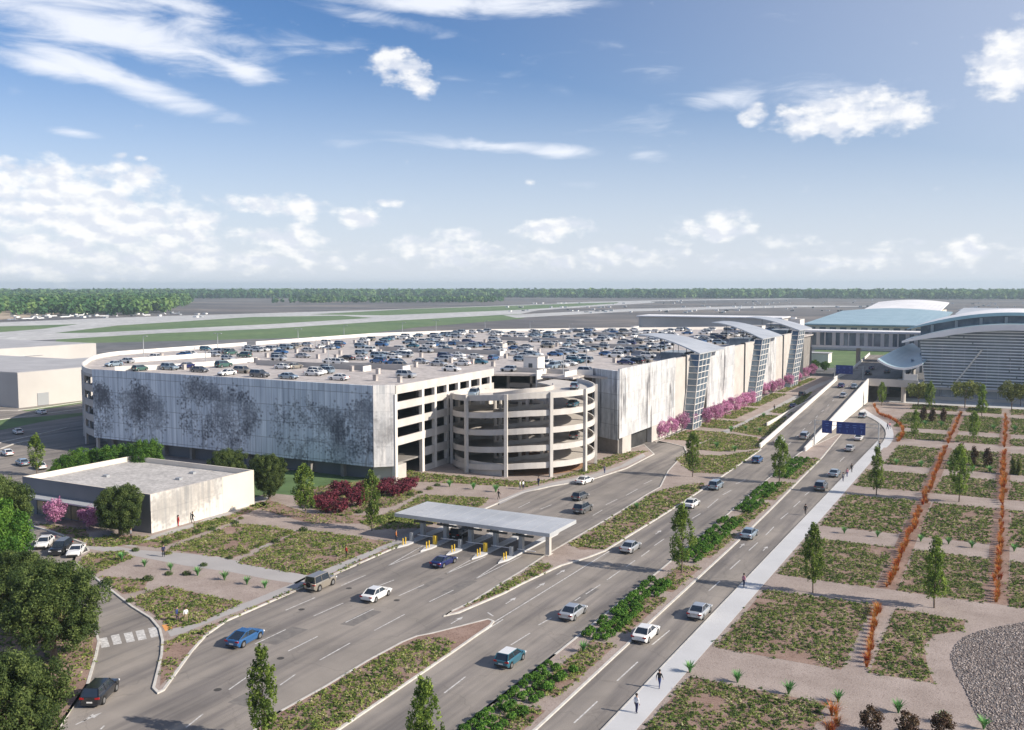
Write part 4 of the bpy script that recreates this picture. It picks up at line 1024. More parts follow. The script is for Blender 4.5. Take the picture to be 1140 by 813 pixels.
for i,(px,py,pt,lab) in enumerate(pop):
    p=A(px,py,.12); d=(Vector((p.x,p.y,0)).length); zt=HC-(HC-.12)*0
    top=AU(px,pt,p.y).z; s=(top-.12)/8.7
    t=tree('columnar_tree',p.x,p.y,.12,PT[i%3],PC[(i*3)%5],lab,'tree','columnar trees along the roads and gardens',s); k_=random.uniform(.88,1.15); t.scale=(s*k_,s*k_*random.uniform(.9,1.1),s)
p=A(689,840,.13); 
# big dark evergreens on the left
OT=trunk_mesh(6,.3,12,5,.55,.25); OC=[round_crown(9.2,7.4,11+k,.25,K=270,n=230,leaf=.12,cl=.55) for k in range(2)]
def rtree(px,py,ptop,wpx,cm,tm,label,name='oak_tree',cat='tree',group=None,h0=9.5,w0=8.6):
    p=A(px,py,.12); z=AU(px,ptop,p.y).z; s=(z-.12)/h0; ppm=FL/(p.length if False else Vector((p.x,p.y,HC)).length)
    wd=wpx/ppm/w0; t=tree(name,p.x,p.y,.12,tm,cm,label,cat,group,1); t.scale=(wd,wd,s); return t
rtree(60,735,606,108,OC[0],OT,'large dark evergreen oak beside the curved entrance road, middle of the left group')
rtree(18,868,700,118,OC[1],OT,'large dark evergreen oak filling the lower left corner')
rtree(5,622,512,70,OC[1],OT,'dark olive evergreen oak at the left edge behind the bright green tree')
rtree(22,700,596,90,OC[0],OT,'dark evergreen oak crown rising behind the largest oak at the left edge')
BC=round_crown(9.2,7.2,23,.6,K=150,n=170,leaf=.16,mat='oak_br',cl=.65)
rtree(2,668,545,80,BC,OT,'bright green broadleaf tree at the left edge among dark oaks')
rtree(134,598,529,56,OC[1],OT,'round dark oak standing in front of the cream building entrance')
rtree(255,548,492,44,OC[0],OT,'dark round tree behind the cream building, left of a pair by the garage plinth')
rtree(300,556,496,46,OC[1],OT,'dark round tree right of the cream building, right one of a pair')
for k,(x,y,t_,w_,lab) in enumerate([(80,545,498,46,'bright green tree farthest left behind the cream building'),(99,538,493,34,'small bright green tree between two larger ones behind the cream building'),(124,540,489,46,'bright green tree in the middle of the row behind the cream building'),(160,542,482,50,'tallest bright green tree at the right end of the row behind the cream building'),(64,552,512,26,'low bright green shrub tree at the corner of the cream building roof')]):
    rtree(x,y,t_,w_,BC,OT,lab,'broadleaf_tree',group='bright green trees behind the cream building')
OLC=round_crown(7,7,31,2.6,K=60,n=40,leaf=.3,mat='olive',cl=.75); OLT=trunk_mesh(4.5,.14,9,8,.6,.35)
for k,(x,y,t_,w_,lab) in enumerate([(1022,452,425,25,'round olive green tree nearest the viaduct corner by the terminal'),(1074,454,423,30,'round olive green tree in the middle of the terminal front'),(1126,458,424,28,'round olive green tree rightmost in front of the terminal'),(1136,452,428,18,'small olive green tree at the right edge by the terminal')]):
    rtree(x,y,t_,w_,OLC,OLT,lab,'olive_tree',group='olive green trees at the terminal front',h0=7,w0=7)
# shrubs near the sign
for k,(x,y,t_,w_,lab) in enumerate([(906,413,399,16,'dark green tree behind the last pink tree, left of a close pair'),(918,413,401,14,'dark green tree beside the blue sign over the ramp')]):
    rtree(x,y,t_,w_,BC,OT,lab,'broadleaf_tree')
PKC=[round_crown(5,4.6,51+k,.9,K=75,n=34,leaf=.2,mat='pink',cl=.55) for k in range(2)]; PKT=trunk_mesh(3.6,.09,10,15,.8,.15)
pk=[(737,489,4.6),(748,485,4.8),(759,481,5),(766,477,5.2),(786,474,5),(797,470,5.2),(808,465,5.2),(819,460,5.4),(829,456,5.2),(836,452,5),(851,441,4.8),(860,439,5),(868,436,4.8),(878,431,5),(887,427,5),(897,422,5.2),(905,418,5)]
side=['nearest','second','third','fourth','fifth','sixth','seventh','eighth','ninth','tenth','eleventh','twelfth','thirteenth','fourteenth','fifteenth','sixteenth','farthest']
for i,(x,y,h) in enumerate(pk):
    p=A(x,y,.12); tree('blossom_tree',min(p.x,-75.2),p.y,.12,PKT,PKC[i%2],side[i]+' pink blossoming tree in the row along the white garage wing','tree','pink trees along the garage wing',h/5)
for i,(x,y,h,lab) in enumerate([(61,585,4.4,'pink blossoming tree left of the entrance windows of the cream building'),(100,590,3.8,'pink blossoming tree in front of the windows of the cream building, half behind the oak')]):
    p=A(x,y,.12); tree('blossom_tree',p.x,p.y,.12,PKT,PKC[i],lab,'tree','pink trees at the cream building',h/5)
# maroon shrubs
MC=round_crown(2.7,3.4,61,.1,K=38,n=46,leaf=.2,mat='maroon',cl=.5); MT=trunk_mesh(1.6,.06,7,18,.8,.1)
for i,(x,y) in enumerate([(355,566),(368,560),(379,571),(378,552),(391,557),(403,552),(399,564),(413,546),(425,550),(433,545),(438,553),(447,550),(455,546),(363,571)]):
    p=A(x,y,.12); tree('maroon_shrub',p.x,p.y,.12,MT,MC,'maroon leaved shrub in the dense clump at the garage corner','shrub','maroon shrubs clumped at the garage corner',random.uniform(.85,1.15))
# bronze narrow shrubs
def narrow(mat,h,w,seed): return poplar_crown(h,w,seed,z0=.1,n=26,leaf=.22,mat=mat,K=45)
BZ=narrow('brownleaf',3.6,1.9,71)
bz=[(1028,468,'left'),(1038,470,'middle'),(1050,470,'right')]
for x,y,s_ in bz: p=A(x,y,.12); tree('bronze_shrub',p.x,p.y,.12,MT,BZ,s_+' bronze leaved upright shrub of the far trio between walkway and first orange row','shrub','bronze shrubs in the south garden',1)
for x,y,s_ in [(1070,514,'left'),(1084,518,'middle'),(1099,520,'right')]: p=A(x,y,.12); tree('bronze_shrub',p.x,p.y,.12,MT,BZ,s_+' bronze leaved upright shrub of the near trio between the two orange rows','shrub','bronze shrubs in the south garden',1)
BZ2=round_crown(2.6,2.2,72,.1,K=30,n=40,leaf=.17,mat='brownleaf',cl=.4)
for x,y,lab in [(970,816,'dark bronze bush at the bottom edge right of the red grass'),(1012,822,'small dark bronze bush at the bottom edge among green spiky plants'),(1048,820,'dark bronze bush at the bottom edge just below a spiky plant')]:
    p=A(x,y,.12); tree('bronze_shrub',p.x,p.y,.12,MT,BZ2,lab,'shrub','bronze shrubs in the south garden',.9)
YS=narrow('olive',3.4,1.1,73)
for x,y,lab in [(1127,528,'left'),(1134,529,'right')]: p=A(x,y,.12); tree('slender_shrub',p.x,p.y,.12,MT,YS,lab+' slender yellow green shrub of a pair beyond the second orange row','shrub','slender shrubs',.9)
# clipped bushes in the median
def bushmesh(seed):
    r=np.random.default_rng(seed); K=34; d=r.normal(size=(K,3)); d[:,2]=np.abs(d[:,2])*.9; d/=np.linalg.norm(d,axis=1,keepdims=True)
    C=d*.5+np.array([0,0,.28]); e=.17+.06*r.random(K); V,F,T=leafcloud(C,np.column_stack([e,e,e]),26,.12,r.random(K),up=.5,shell=.5)
    return np_mesh('green_bush',V,F,'bush',T)
BM=[bushmesh(k) for k in range(4)]
IMe=[(512,813),(618,730),(643,710),(732,638),(745.5,627),(806,577),(856,533),(890,505)]
ew=[A(*p) for p in IMe]
def edge_w(u): 
    us_=[p.y for p in ew]; return float(np.interp(u,us_,[p.x for p in ew]))
secs=[(56,A(600,741).y,'first'),(A(643,708).y,A(732,650).y,'second'),(A(750,624).y,A(806,580).y,'third'),(A(817,569).y,A(858,540).y,'fourth'),(A(872,533).y,A(897,512).y,'fifth')]
for a,b,nm in secs:
    u=a
    while u<b:
        for k in range(3):
            if random.random()<.1: continue
            x=edge_w(u)+.8+k*1.2+random.gauss(0,.14); yy=u+random.gauss(0,.22)
            o=link('green_bush',random.choice(BM)); o.location=(x,yy,.12); s=random.uniform(.68,.98); o.scale=(s,s,s*random.uniform(.9,1.15)); o.rotation_euler=(0,0,random.random()*6.28)
            tag(o,'round green bush in the '+nm+' planted stretch of the median from the bottom','bush','round bushes in the median, '+nm+' stretch')
        u+=1.35 if a<140 else 1.5
# spiky green plants
V,F,T=blades([(0,0,0)],80,1.15,.62,.055,[.5],jit=.3,curve=.1); AG=np_mesh('spiky_plant',V,F,'agave',T)
ag=[(135.5,624),(161,631),(190,635),(220,641),(250,646),(275,651),(295,655),(463,538),(500.5,542),(527,545),(552,548),(649.5,726),(768,749),(821,760),(878,773),(933,782),(1000,794),(1050,805),(1095,812),(940,594),(977,598),(1025,603),(1056,606),(1082,610),(1129,614),(998,517.5),(1025.5,520),(1058,522),(1082.6,525),(1102,526),(1030,474),(1048,475),(1106,479),(1130,480),(709,567),(814,481),(830,479),(846,482),(798,499),(818,503),(850,465)]
where=lambda x,y: 'beside the garden path near the cream building' if x<300 else 'on the gravel in front of the spiral ramp' if x<560 else 'in the bare gap of the median' if x<700 and y>600 else 'in the green strip by the garage exit road' if x<800 and y<600 else 'in the green area between garage wing and ramp' if x<880 and y<520 else 'on the lowest gravel band of the south garden' if y>740 else 'on the gravel band halfway up the south garden' if y>590 else 'on the far gravel band below the sign gantry' if y>510 else 'on the gravel near the terminal forecourt'
ordn=['first','second','third','fourth','fifth','sixth','seventh','eighth','ninth']
cnt={}
for x,y in ag:
    w_=where(x,y); cnt[w_]=cnt.get(w_,0)+1
    o=link('spiky_plant',AG); p=A(x,y,.12); o.location=(p.x,p.y,.12); s=random.uniform(.95,1.2)*(1 if y>560 else 1.25); o.scale=(s,s,s); o.rotation_euler=(0,0,random.random()*6)
    tag(o,ordn[cnt[w_]-1]+' green spiky plant from the left '+w_,'spiky plant','spiky plants')
# small dark tufts in the beds
V,F,T=leafcloud([(0,0,.05)],[(.62,.62,.5)],230,.13,[.3],up=.5,hemi=True,shell=.3); TU=np_mesh('low_shrub',V,F,'oak',T)
V,F,T=leafcloud([(0,0,.05)],[(.62,.62,.5)],230,.13,[.3],up=.5,hemi=True,shell=.3); TU2=np_mesh('low_shrub',V,F,'olive',T)
for i,(x,y) in enumerate([(116,627),(151,613.5),(165,646),(187,617),(188,640),(208,640),(146,658),(219,593.5),(236,590),(202,600),(185,605),(227,630),(322,594),(338,591),(307,604),(291,607),(445,546),(457,552),(478,545),(487,541),(468,549),(510,534),(400,571),(424,563),(94,648),(120,650),(145,670),(274,616),(256,622),(262,583),(268,578)]):
    o=link('low_shrub',TU if i%3 else TU2); p=A(x,y,.12); o.location=(p.x,p.y,.12); s=random.uniform(.8,1.3); o.scale=(s,s,s)
    tag(o,'low dark shrub dotted in the beds between the cream building and the garage','shrub','low shrubs in the north garden')
# rows of red orange grass
OG=[]
for k in range(4):
    V,F,T=blades([(random.gauss(0,.12),random.gauss(0,.12),0) for _ in range(4)],24,1.3,.75,.022,[.05+.2*k,.2+.1*k,.5,.75],jit=.3); OG.append(np_mesh('orange_grass',V,F,'orangegrass',T))
def og(x,y,lab,grp,s=1):
    o=link('orange_grass',random.choice(OG)); o.location=(x,y,.12); s*=random.uniform(.6,1.08); o.scale=(s,s,s*random.uniform(.9,1.15)); o.rotation_euler=(0,0,random.random()*6)
    tag(o,lab,'ornamental grass',grp)
for row,nm in ((rowA,'first'),(rowB,'second')):
    u=127.6
    while u<318: 
        if not (247.5<u<252) and random.random()>.07: og(row(u)+random.gauss(0,.15),u,'red orange grass clump in the '+nm+' long straight row from the walkway',nm+' long orange grass row',1.0 if u<190 else 1.15)
        u+=1.15 if u<170 else 1.6 if u<230 else 2.3
u=99.3
while u<119: og(-12.5-(u-99)*.08,u,'red orange grass clump in the short row below the wide gravel path','short orange grass row',.95); u+=1.25
for x,y in ((976,683),(927,796),(924,818),(931,808)): p=A(x,y,.12); og(p.x,p.y,'red orange grass clump beside a spiky plant at the bottom edge' if y>700 else 'lone red orange grass clump at the top of the short row','bottom edge grasses' if y>700 else 'short orange grass row',1.2)
cu=curvey([A(*p) for p in ((969,453),(974,462),(984,466),(993,471),(999,478),(999,486),(994,492))],7)
for q_ in cu: og(q_[0]+1.2,q_[1],'red orange grass clump curving round the bend of the walkway','curved orange grass row',1.1)

# ---- distant woods
def woods(name,poly,n,h,leaf,K=26):
    P=scatter_n(poly,n); hh=h*(.75+.5*rng.random(len(P))); w_=hh*.42
    V,F,T=leafcloud(np.column_stack([P,hh*.55-.1]),np.column_stack([w_,w_,hh*.47]),K,leaf,None,up=.6,shell=.6,jit=.18)
    o=link(name,np_mesh(name,V,F,'wood',T)); o['kind']='stuff'
def scatter_n(poly,n):
    xs=[p[0] for p in poly];ys=[p[1] for p in poly]; out_=np.zeros((0,2))
    while len(out_)<n:
        P=np.stack([min(xs)+rng.random(n*2)*(max(xs)-min(xs)),min(ys)+rng.random(n*2)*(max(ys)-min(ys))],1); out_=np.concatenate([out_,P[inpoly(P,poly)]])
    return out_[:n]
def polar(px,d): a=YAW-math.atan((px-570)/FL)+math.pi/2; return (math.cos(a)*d,math.sin(a)*d)
woods('woods',[polar(-90,1480),polar(60,1400),polar(130,1330),polar(185,1500),polar(215,2300),polar(160,3400),polar(-120,3400)],2600,19,4.2,70)
woods('tree_line',[polar(-120,3300),polar(560,3300),polar(1300,3300),polar(1300,3900),polar(560,3900),polar(-120,3900)],4200,25,8,34)
woods('scrub',[polar(300,2300),polar(560,2300),polar(560,2500),polar(340,2480)],260,14,4.5,30)

# ================================================================== PEOPLE
def skin_person(pose,sh,tr):
    """one continuous body grown by a skin modifier; pose 0 standing, 1 walking"""
    st=.28 if pose else .07
    J={'pel':(0,0,.95,.13),'wa':(0,0,1.1,.12),'ch':(.02,0,1.32,.15),'nk':(.02,0,1.48,.062),'hd0':(.03,0,1.58,.085),'hd1':(.03,0,1.68,.095),'hd2':(.02,0,1.75,.06)}
    for s,n in ((1,'l'),(-1,'r')):
        f_=st*s
        J[n+'hip']=(0,.1*s,.9,.1); J[n+'kn']=(f_*.55+.03,.1*s,.5,.065); J[n+'an']=(f_-.02*(not pose),.1*s,.09,.045); J[n+'to']=(f_+.13,.11*s,.04,.04)
        J[n+'sh']=(.01,.19*s,1.4,.068); J[n+'el']=(-f_*.5-.02,.25*s,1.13,.048); J[n+'wr']=(-f_*.9+.06,.24*s,.9,.034); J[n+'ha']=(-f_*.95+.08,.235*s,.8,.03)
        J[n+'f1']=(-f_*.95+.1,.25*s,.74,.012); J[n+'f2']=(-f_*.95+.075,.24*s,.725,.012); J[n+'f3']=(-f_*.95+.05,.235*s,.735,.012); J[n+'th']=(-f_*.95+.12,.215*s,.79,.012)
    E=[('pel','wa'),('wa','ch'),('ch','nk'),('nk','hd0'),('hd0','hd1'),('hd1','hd2')]
    for n in 'lr': E+=[('pel',n+'hip'),(n+'hip',n+'kn'),(n+'kn',n+'an'),(n+'an',n+'to'),('ch',n+'sh'),(n+'sh',n+'el'),(n+'el',n+'wr'),(n+'wr',n+'ha'),(n+'ha',n+'f1'),(n+'ha',n+'f2'),(n+'ha',n+'f3'),(n+'ha',n+'th')]
    ks=list(J); me=bpy.data.meshes.new('b'); me.from_pydata([J[k][:3] for k in ks],[(ks.index(a),ks.index(b)) for a,b in E],[])
    o=bpy.data.objects.new('tmp',me); col.objects.link(o); o.modifiers.new('s','SKIN')
    for i,k in enumerate(ks): me.skin_vertices[0].data[i].radius=(J[k][3],J[k][3]*(1.1 if k in('ch','wa','pel') else 1))
    me.skin_vertices[0].data[0].use_root=True
    o.modifiers.new('u','SUBSURF').levels=1; o.modifiers['u'].render_levels=1
    dg=bpy.context.evaluated_depsgraph_get(); m2=bpy.data.meshes.new_from_object(o.evaluated_get(dg)); bpy.data.objects.remove(o)
    m2.name='person'; m2.materials.clear()
    for mm in ('skin',sh,tr,'shoe'): m2.materials.append(M[mm])
    for p in m2.polygons:
        c=p.center; z=c.z
        p.material_index=3 if z<.1 else 2 if (z<.98 and abs(c.y)<.2) else 1 if (z<1.46 and not(z<.93)) else 0
        p.use_smooth=True
    return m2
M['skin']=pbr('skin',(.42,.25,.17),None,rough=.5); M['shoe']=pbr('shoe',(.03,.03,.03),None); M['hair']=pbr('hair',(.03,.02,.015),None)
for n_,c_ in (('cl_navy',(.015,.02,.07)),('cl_white',(.7,.7,.72)),('cl_black',(.015,.015,.02)),('cl_red',(.5,.04,.04)),('cl_jean',(.03,.05,.16)),('cl_grey',(.2,.2,.22)),('cl_pink',(.55,.25,.3)),('cl_orange',(.6,.2,.05)),('cl_tan',(.35,.27,.18))): M[n_]=pbr(n_,c_,None,rough=.85)
hairm=None
def hairmesh():
    bm=bmesh.new(); bmesh.ops.create_icosphere(bm,subdivisions=2,radius=.135)
    for v in bm.verts: v.co.z*=1.0
    bmesh.ops.delete(bm,geom=[v for v in bm.verts if v.co.z<-.015 and v.co.x>-.03],context='VERTS')
    for v in bm.verts: v.co+=Vector((.01,0,1.7))
    me=bpy.data.meshes.new('hair'); bm.to_mesh(me); bm.free(); me.materials.append(M['hair']); return me
hairm=hairmesh(); PM={}
def person(px,py,lab,sh,tr,pose=0,rot=0,z=.13,pos=None):
    k=(sh,tr,pose)
    if k not in PM: PM[k]=skin_person(pose,sh,tr)
    o=link('person',PM[k]); p=pos or A(px,py,z); o.location=(p.x,p.y,z+.005); o.rotation_euler=(0,0,rot); tag(o,lab,'person')
    link('hair',hairm,o); return o
for a in [(708.5,794,'person in white shirt and navy trousers standing on the pale walkway, nearest the bottom','cl_white','cl_navy',0,1.2),
 (734,766,'person in dark top and jeans walking on the pale walkway behind another','cl_black','cl_jean',1,1.5),
 (828,654,'person in red top and dark trousers on the walkway in a tree shadow','cl_pink','cl_navy',0,1.0),
 (896.6,573,'person in dark clothes at the kerb of the walkway halfway up','cl_black','cl_black',1,1.6),
 (938.5,536,'person with pale shirt in the walkway group of three, nearest one','cl_grey','cl_navy',1,1.6),
 (943,531,'person in pink top in the walkway group of three, middle one','cl_pink','cl_jean',0,-1.6),
 (948,526,'person in black in the walkway group of three, farthest one','cl_black','cl_black',1,1.6),
 (979,500,'dark clothed person at the foot of the sign gantry post','cl_black','cl_navy',0,1.2),
 (988,478.5,'person in navy, left of two on the bend of the walkway','cl_navy','cl_navy',1,2.2),(990.5,477.5,'person in pink, right of two on the bend of the walkway','cl_pink','cl_navy',1,2.2),
 (182,620,'person in dark suit standing on the garden path below the cream building','cl_navy','cl_black',0,-.5),
 (146,601,'person in grey beside the oak at the cream building corner','cl_grey','cl_black',0,.4),
 (198.7,586,'person in a red dress coat by the printed wall of the cream building','cl_red','cl_red',0,1.2),
 (214.5,582,'person in black against the printed wall of the cream building','cl_black','cl_black',1,1.2),
 (242.6,571,'person in black near the far end of the cream side wall','cl_black','cl_black',0,1.2),
 (197.2,692,'person in blue by the orange paving at the crosswalk','cl_jean','cl_navy',0,.3),(207,693,'person in white and orange right of another by the crosswalk','cl_white','cl_tan',0,2.6),
 (441,603,'person in orange top on the sidewalk left of the toll canopy','cl_orange','cl_black',0,.6),
 (555,556,'dark clothed person on the kerb side sidewalk behind the toll canopy','cl_black','cl_black',1,1.0),
 (579,545,'person in white shirt, left of two in front of the spiral ramp','cl_white','cl_grey',0,.2),(582.5,545,'person in white shirt, right of two in front of the spiral ramp','cl_white','cl_navy',0,3),
 (599.5,541,'person in navy on the sidewalk in front of the spiral ramp column','cl_navy','cl_navy',0,1.5),
 (673,527,'person in pale blue shirt at the curved kerb by the garage exit','cl_grey','cl_jean',0,1.5),
 (385.5,621,'person in dark red among plants beside the toll approach','cl_red','cl_black',0,1.0),
 (862,457,'tiny person in dark clothes on the path along the garage wing','cl_black','cl_black',1,1.4)]: person(*a)

# ================================================================== VEHICLES
def paint(n,c,metal=.25): M[n]=pbr(n,c,None,rough=.28,metal=metal,coat=.8); return n
COL={'white':paint('paint_white',(.74,.74,.73),0),'silver':paint('paint_silver',(.5,.52,.54),.5),'grey':paint('paint_grey',(.15,.16,.17),.5),'black':paint('paint_black',(.02,.022,.026)),
 'navy':paint('paint_navy',(.012,.02,.11)),'blue':paint('paint_blue',(.03,.12,.3)),'teal':paint('paint_teal',(.03,.14,.2)),'beige':paint('paint_beige',(.34,.31,.26),.4),'green':paint('paint_green',(.06,.14,.12)),'pale blue':paint('paint_pale_blue',(.28,.36,.43),.4)}
M['tyre']=pbr('tyre',(.018,.018,.018),None,rough=.9); M['rim']=pbr('rim',(.45,.46,.47),None,rough=.3,metal=.8)
M['lamp_red']=pbr('tail_lamp',(.35,.015,.015),None,rough=.2); M['lamp_clear']=pbr('head_lamp',(.75,.77,.8),None,rough=.15); M['plate']=pbr('plate',(.7,.7,.68),None); M['trim']=pbr('trim',(.025,.025,.028),None,rough=.6)
SPEC={ # length,width, wheel x front/rear, r, profile of belt heights, greenhouse x: rear base, rear roof, front roof, windscreen base, roof h, belt h
 'sedan':dict(L=4.7,W=1.82,wf=1.42,wr=-1.36,r=.33,hood=.86,trunk=.98,belt=.93,gh=(-1.75,-1.0,.35,1.15),H=1.44),
 'coupe':dict(L=4.5,W=1.86,wf=1.4,wr=-1.3,r=.34,hood=.8,trunk=.92,belt=.88,gh=(-1.75,-.65,.2,1.0),H=1.3),
 'hatch':dict(L=4.05,W=1.76,wf=1.25,wr=-1.25,r=.32,hood=.9,trunk=.98,belt=.95,gh=(-1.95,-1.6,.35,1.1),H=1.5),
 'fast':dict(L=4.6,W=1.86,wf=1.42,wr=-1.38,r=.36,hood=.9,trunk=1.02,belt=.95,gh=(-2.15,-.75,.35,1.15),H=1.45),
 'suv':dict(L=4.75,W=1.93,wf=1.42,wr=-1.4,r=.38,hood=1.05,trunk=1.1,belt=1.08,gh=(-2.3,-1.95,.45,1.15),H=1.74),
 'boxy':dict(L=4.75,W=1.9,wf=1.4,wr=-1.4,r=.4,hood=1.12,trunk=1.15,belt=1.13,gh=(-2.18,-2.1,.62,.85),H=1.95)}
def body_mesh(kind):
    S=SPEC[kind]; L,W=S['L'],S['W']; q=MB(); n=34; rows=[]
    for i in range(n+1):
        x=-L/2+L*i/n; t=abs(x)/(L/2)
        hw=W/2*(1-.2*max(0,(t-.72)/.28)**2.2)
        zb=.24+(.2*max(0,(t-.9)/.1))
        for wx in (S['wf'],S['wr']):
            d=abs(x-wx)
            if d<S['r']+.07: zb=max(zb,S['r']*.98+math.sqrt(max(0,(S['r']+.07)**2-d*d))*.98)
        g0,g1,g2,g3=S['gh']
        zt=S['trunk'] if x<g0 else S['belt'] if x<g3 else S['hood']+(S['belt']-S['hood'])*max(0,1-(x-g3)/.9)
        if x>L/2-.55: zt-=.22*((x-(L/2-.55))/.55)**2
        if x<-L/2+.2: zt-=.1*((-L/2+.2-x)/.2)
        zt=max(zt,zb+.1)
        sh=zt-.09
        rows.append([(x,-hw*.93,zb),(x,-hw,max(zb+.02,(zb+sh)/2)),(x,-hw*.97,sh),(x,-hw*.86,zt),(x,0,zt+.03),(x,hw*.86,zt),(x,hw*.97,sh),(x,hw,max(zb+.02,(zb+sh)/2)),(x,hw*.93,zb)])
    vs=[p for r in rows for p in r]; m=9; fs=[]
    for i in range(n):
        for j in range(m-1): a=i*m+j; fs.append((a,a+m,a+m+1,a+1))
        fs.append((i*m+m-1,(i+1)*m+m-1,(i+1)*m,i*m))
    fs.append(tuple(range(m))); fs.append(tuple(range(n*m,n*m+m))[::-1]); q.add(vs,fs)
    # roof and pillars
    g0,g1,g2,g3=S['gh']; wb=W/2*.86; wt=W/2*.70; H=S['H']; zb=S['belt']-.02
    def slab(xa,xb,za,zb_,ya,yb,th=.05): pass
    q.add([(g1,-wt,H-.05),(g2,-wt,H-.05),(g2,wt,H-.05),(g1,wt,H-.05),(g1+.03,-wt*.93,H),(g2-.03,-wt*.93,H),(g2-.03,wt*.93,H),(g1+.03,wt*.93,H)],[(0,3,2,1),(4,5,6,7),(0,1,5,4),(1,2,6,5),(2,3,7,6),(3,0,4,7)])
    for s in (-1,1):
        for (a,b,w_) in (((g0,wb),(g1,wt),.07),((g3,wb),(g2,wt),.06),((( g0+g3)/2-.1,wb),((g1+g2)/2-.1,wt),.05)):
            q.tube((a[0],a[1]*s,zb),(b[0],b[1]*s,H-.03),w_*.75,n=4)
        q.box(g3-.25,g3-.1,s*W*.5-.0 if s>0 else s*W*.5-.16,s*W*.5+.16 if s>0 else s*W*.5,S['belt']-.02,S['belt']+.12) # mirrors
    return q
def glass_mesh(kind):
    S=SPEC[kind]; g0,g1,g2,g3=S['gh']; W=S['W']; wb=W/2*.85; wt=W/2*.69; H=S['H']-.045; zb=S['belt']-.04
    return MB().add([(g0,-wb,zb),(g3,-wb,zb),(g3,wb,zb),(g0,wb,zb),(g1,-wt,H),(g2,-wt,H),(g2,wt,H),(g1,wt,H)],[(0,3,2,1),(4,5,6,7),(0,1,5,4),(1,2,6,5),(2,3,7,6),(3,0,4,7)])
CM={}
def car_meshes(kind):
    if kind in CM: return CM[kind]
    S=SPEC[kind]; L,W=S['L'],S['W']; d={}
    d['glass']=glass_mesh(kind)
    d['wheel']=MB().tube((0,-.11,0),(0,.11,0),S['r'],n=18); d['rim']=MB().tube((0,-.118,0),(0,.118,0),S['r']*.62,n=12)
    zl=S['trunk']-.25
    d['tail']=[MB().box(-L/2-.012,-L/2+.12,s*W*.36-.2,s*W*.36+.2,zl,zl+.16) for s in (-1,1)]
    d['head']=[MB().box(L/2-.16,L/2+.0,s*W*.34-.19,s*W*.34+.19,S['hood']-.33,S['hood']-.2) for s in (-1,1)]
    d['plate']=MB().box(-L/2-.02,-L/2+.01,-.26,.26,.52,.65)
    d['bump']=MB(); d['bump'].box(-L/2-.02,-L/2+.2,-W*.42,W*.42,.3,.45); d['bump'].box(L/2-.2,L/2+.015,-W*.36,W*.36,.28,.5)
    CM[kind]=d; return d
MESH={}
def mget(key,mb,mat):
    if key not in MESH:
        MESH[key]=me_=mb.mesh(key.split('|')[0],mat)
        if key.startswith('body') or key.startswith('wheel'):
            me_.polygons.foreach_set('use_smooth',[True]*len(me_.polygons)); me_.set_sharp_from_angle(angle=R(38))
    return MESH[key]
NM={'fast':'fastback_car','sedan':'sedan_car','coupe':'coupe_car','hatch':'hatchback_car','suv':'sport_utility_vehicle','boxy':'boxy_off_roader'}
CT={'fast':'hatchback','sedan':'sedan','coupe':'coupe','hatch':'hatchback','suv':'suv','boxy':'suv'}
BMB={k:body_mesh(k) for k in SPEC}
def car(p,kind,colr,rot,label,group='cars on the roads',rx=0,roof=None):
    t=empty(NM[kind],tuple(p),rot,label,CT[kind],group); S=SPEC[kind]; d=car_meshes(kind)
    if rx: t.rotation_euler=(0,-rx,rot)
    b=link('body',mget('body|'+kind+colr,BMB[kind],COL[colr]),t); 
    link('windows',mget('windows|'+kind,d['glass'],'glass'),t)
    if roof:
        g0,g1,g2,g3=S['gh']; link('roof_panel',mget('roof_panel|'+kind+roof,MB().box(g1+.05,g2-.05,-S['W']*.33,S['W']*.33,S['H']+.003,S['H']+.02),COL[roof]),t)
    for x in (S['wf'],S['wr']):
        for s in (-1,1):
            w_=link('wheel',mget('wheel|'+kind,d['wheel'],'tyre'),t); w_.location=(x,s*(S['W']/2-.13),S['r'])
            link('rim',mget('rim|'+kind,d['rim'],'rim'),w_)
    for i in (0,1):
        link('taillight',mget('taillight|%s%d'%(kind,i),d['tail'][i],'lamp_red'),t); link('headlight',mget('headlight|%s%d'%(kind,i),d['head'][i],'lamp_clear'),t)
    link('number_plate',mget('number_plate|'+kind,d['plate'],'plate'),t); link('bumpers',mget('bumpers|'+kind,d['bump'],'trim'),t)
    if kind=='boxy': 
        sw=MB().tube((-S['L']/2-.2,0,1.0),(-S['L']/2-.0,0,1.0),.36,n=16); link('spare_wheel',mget('spare_wheel|boxy',sw,'tyre'),t)
    return t
UP=math.pi/2
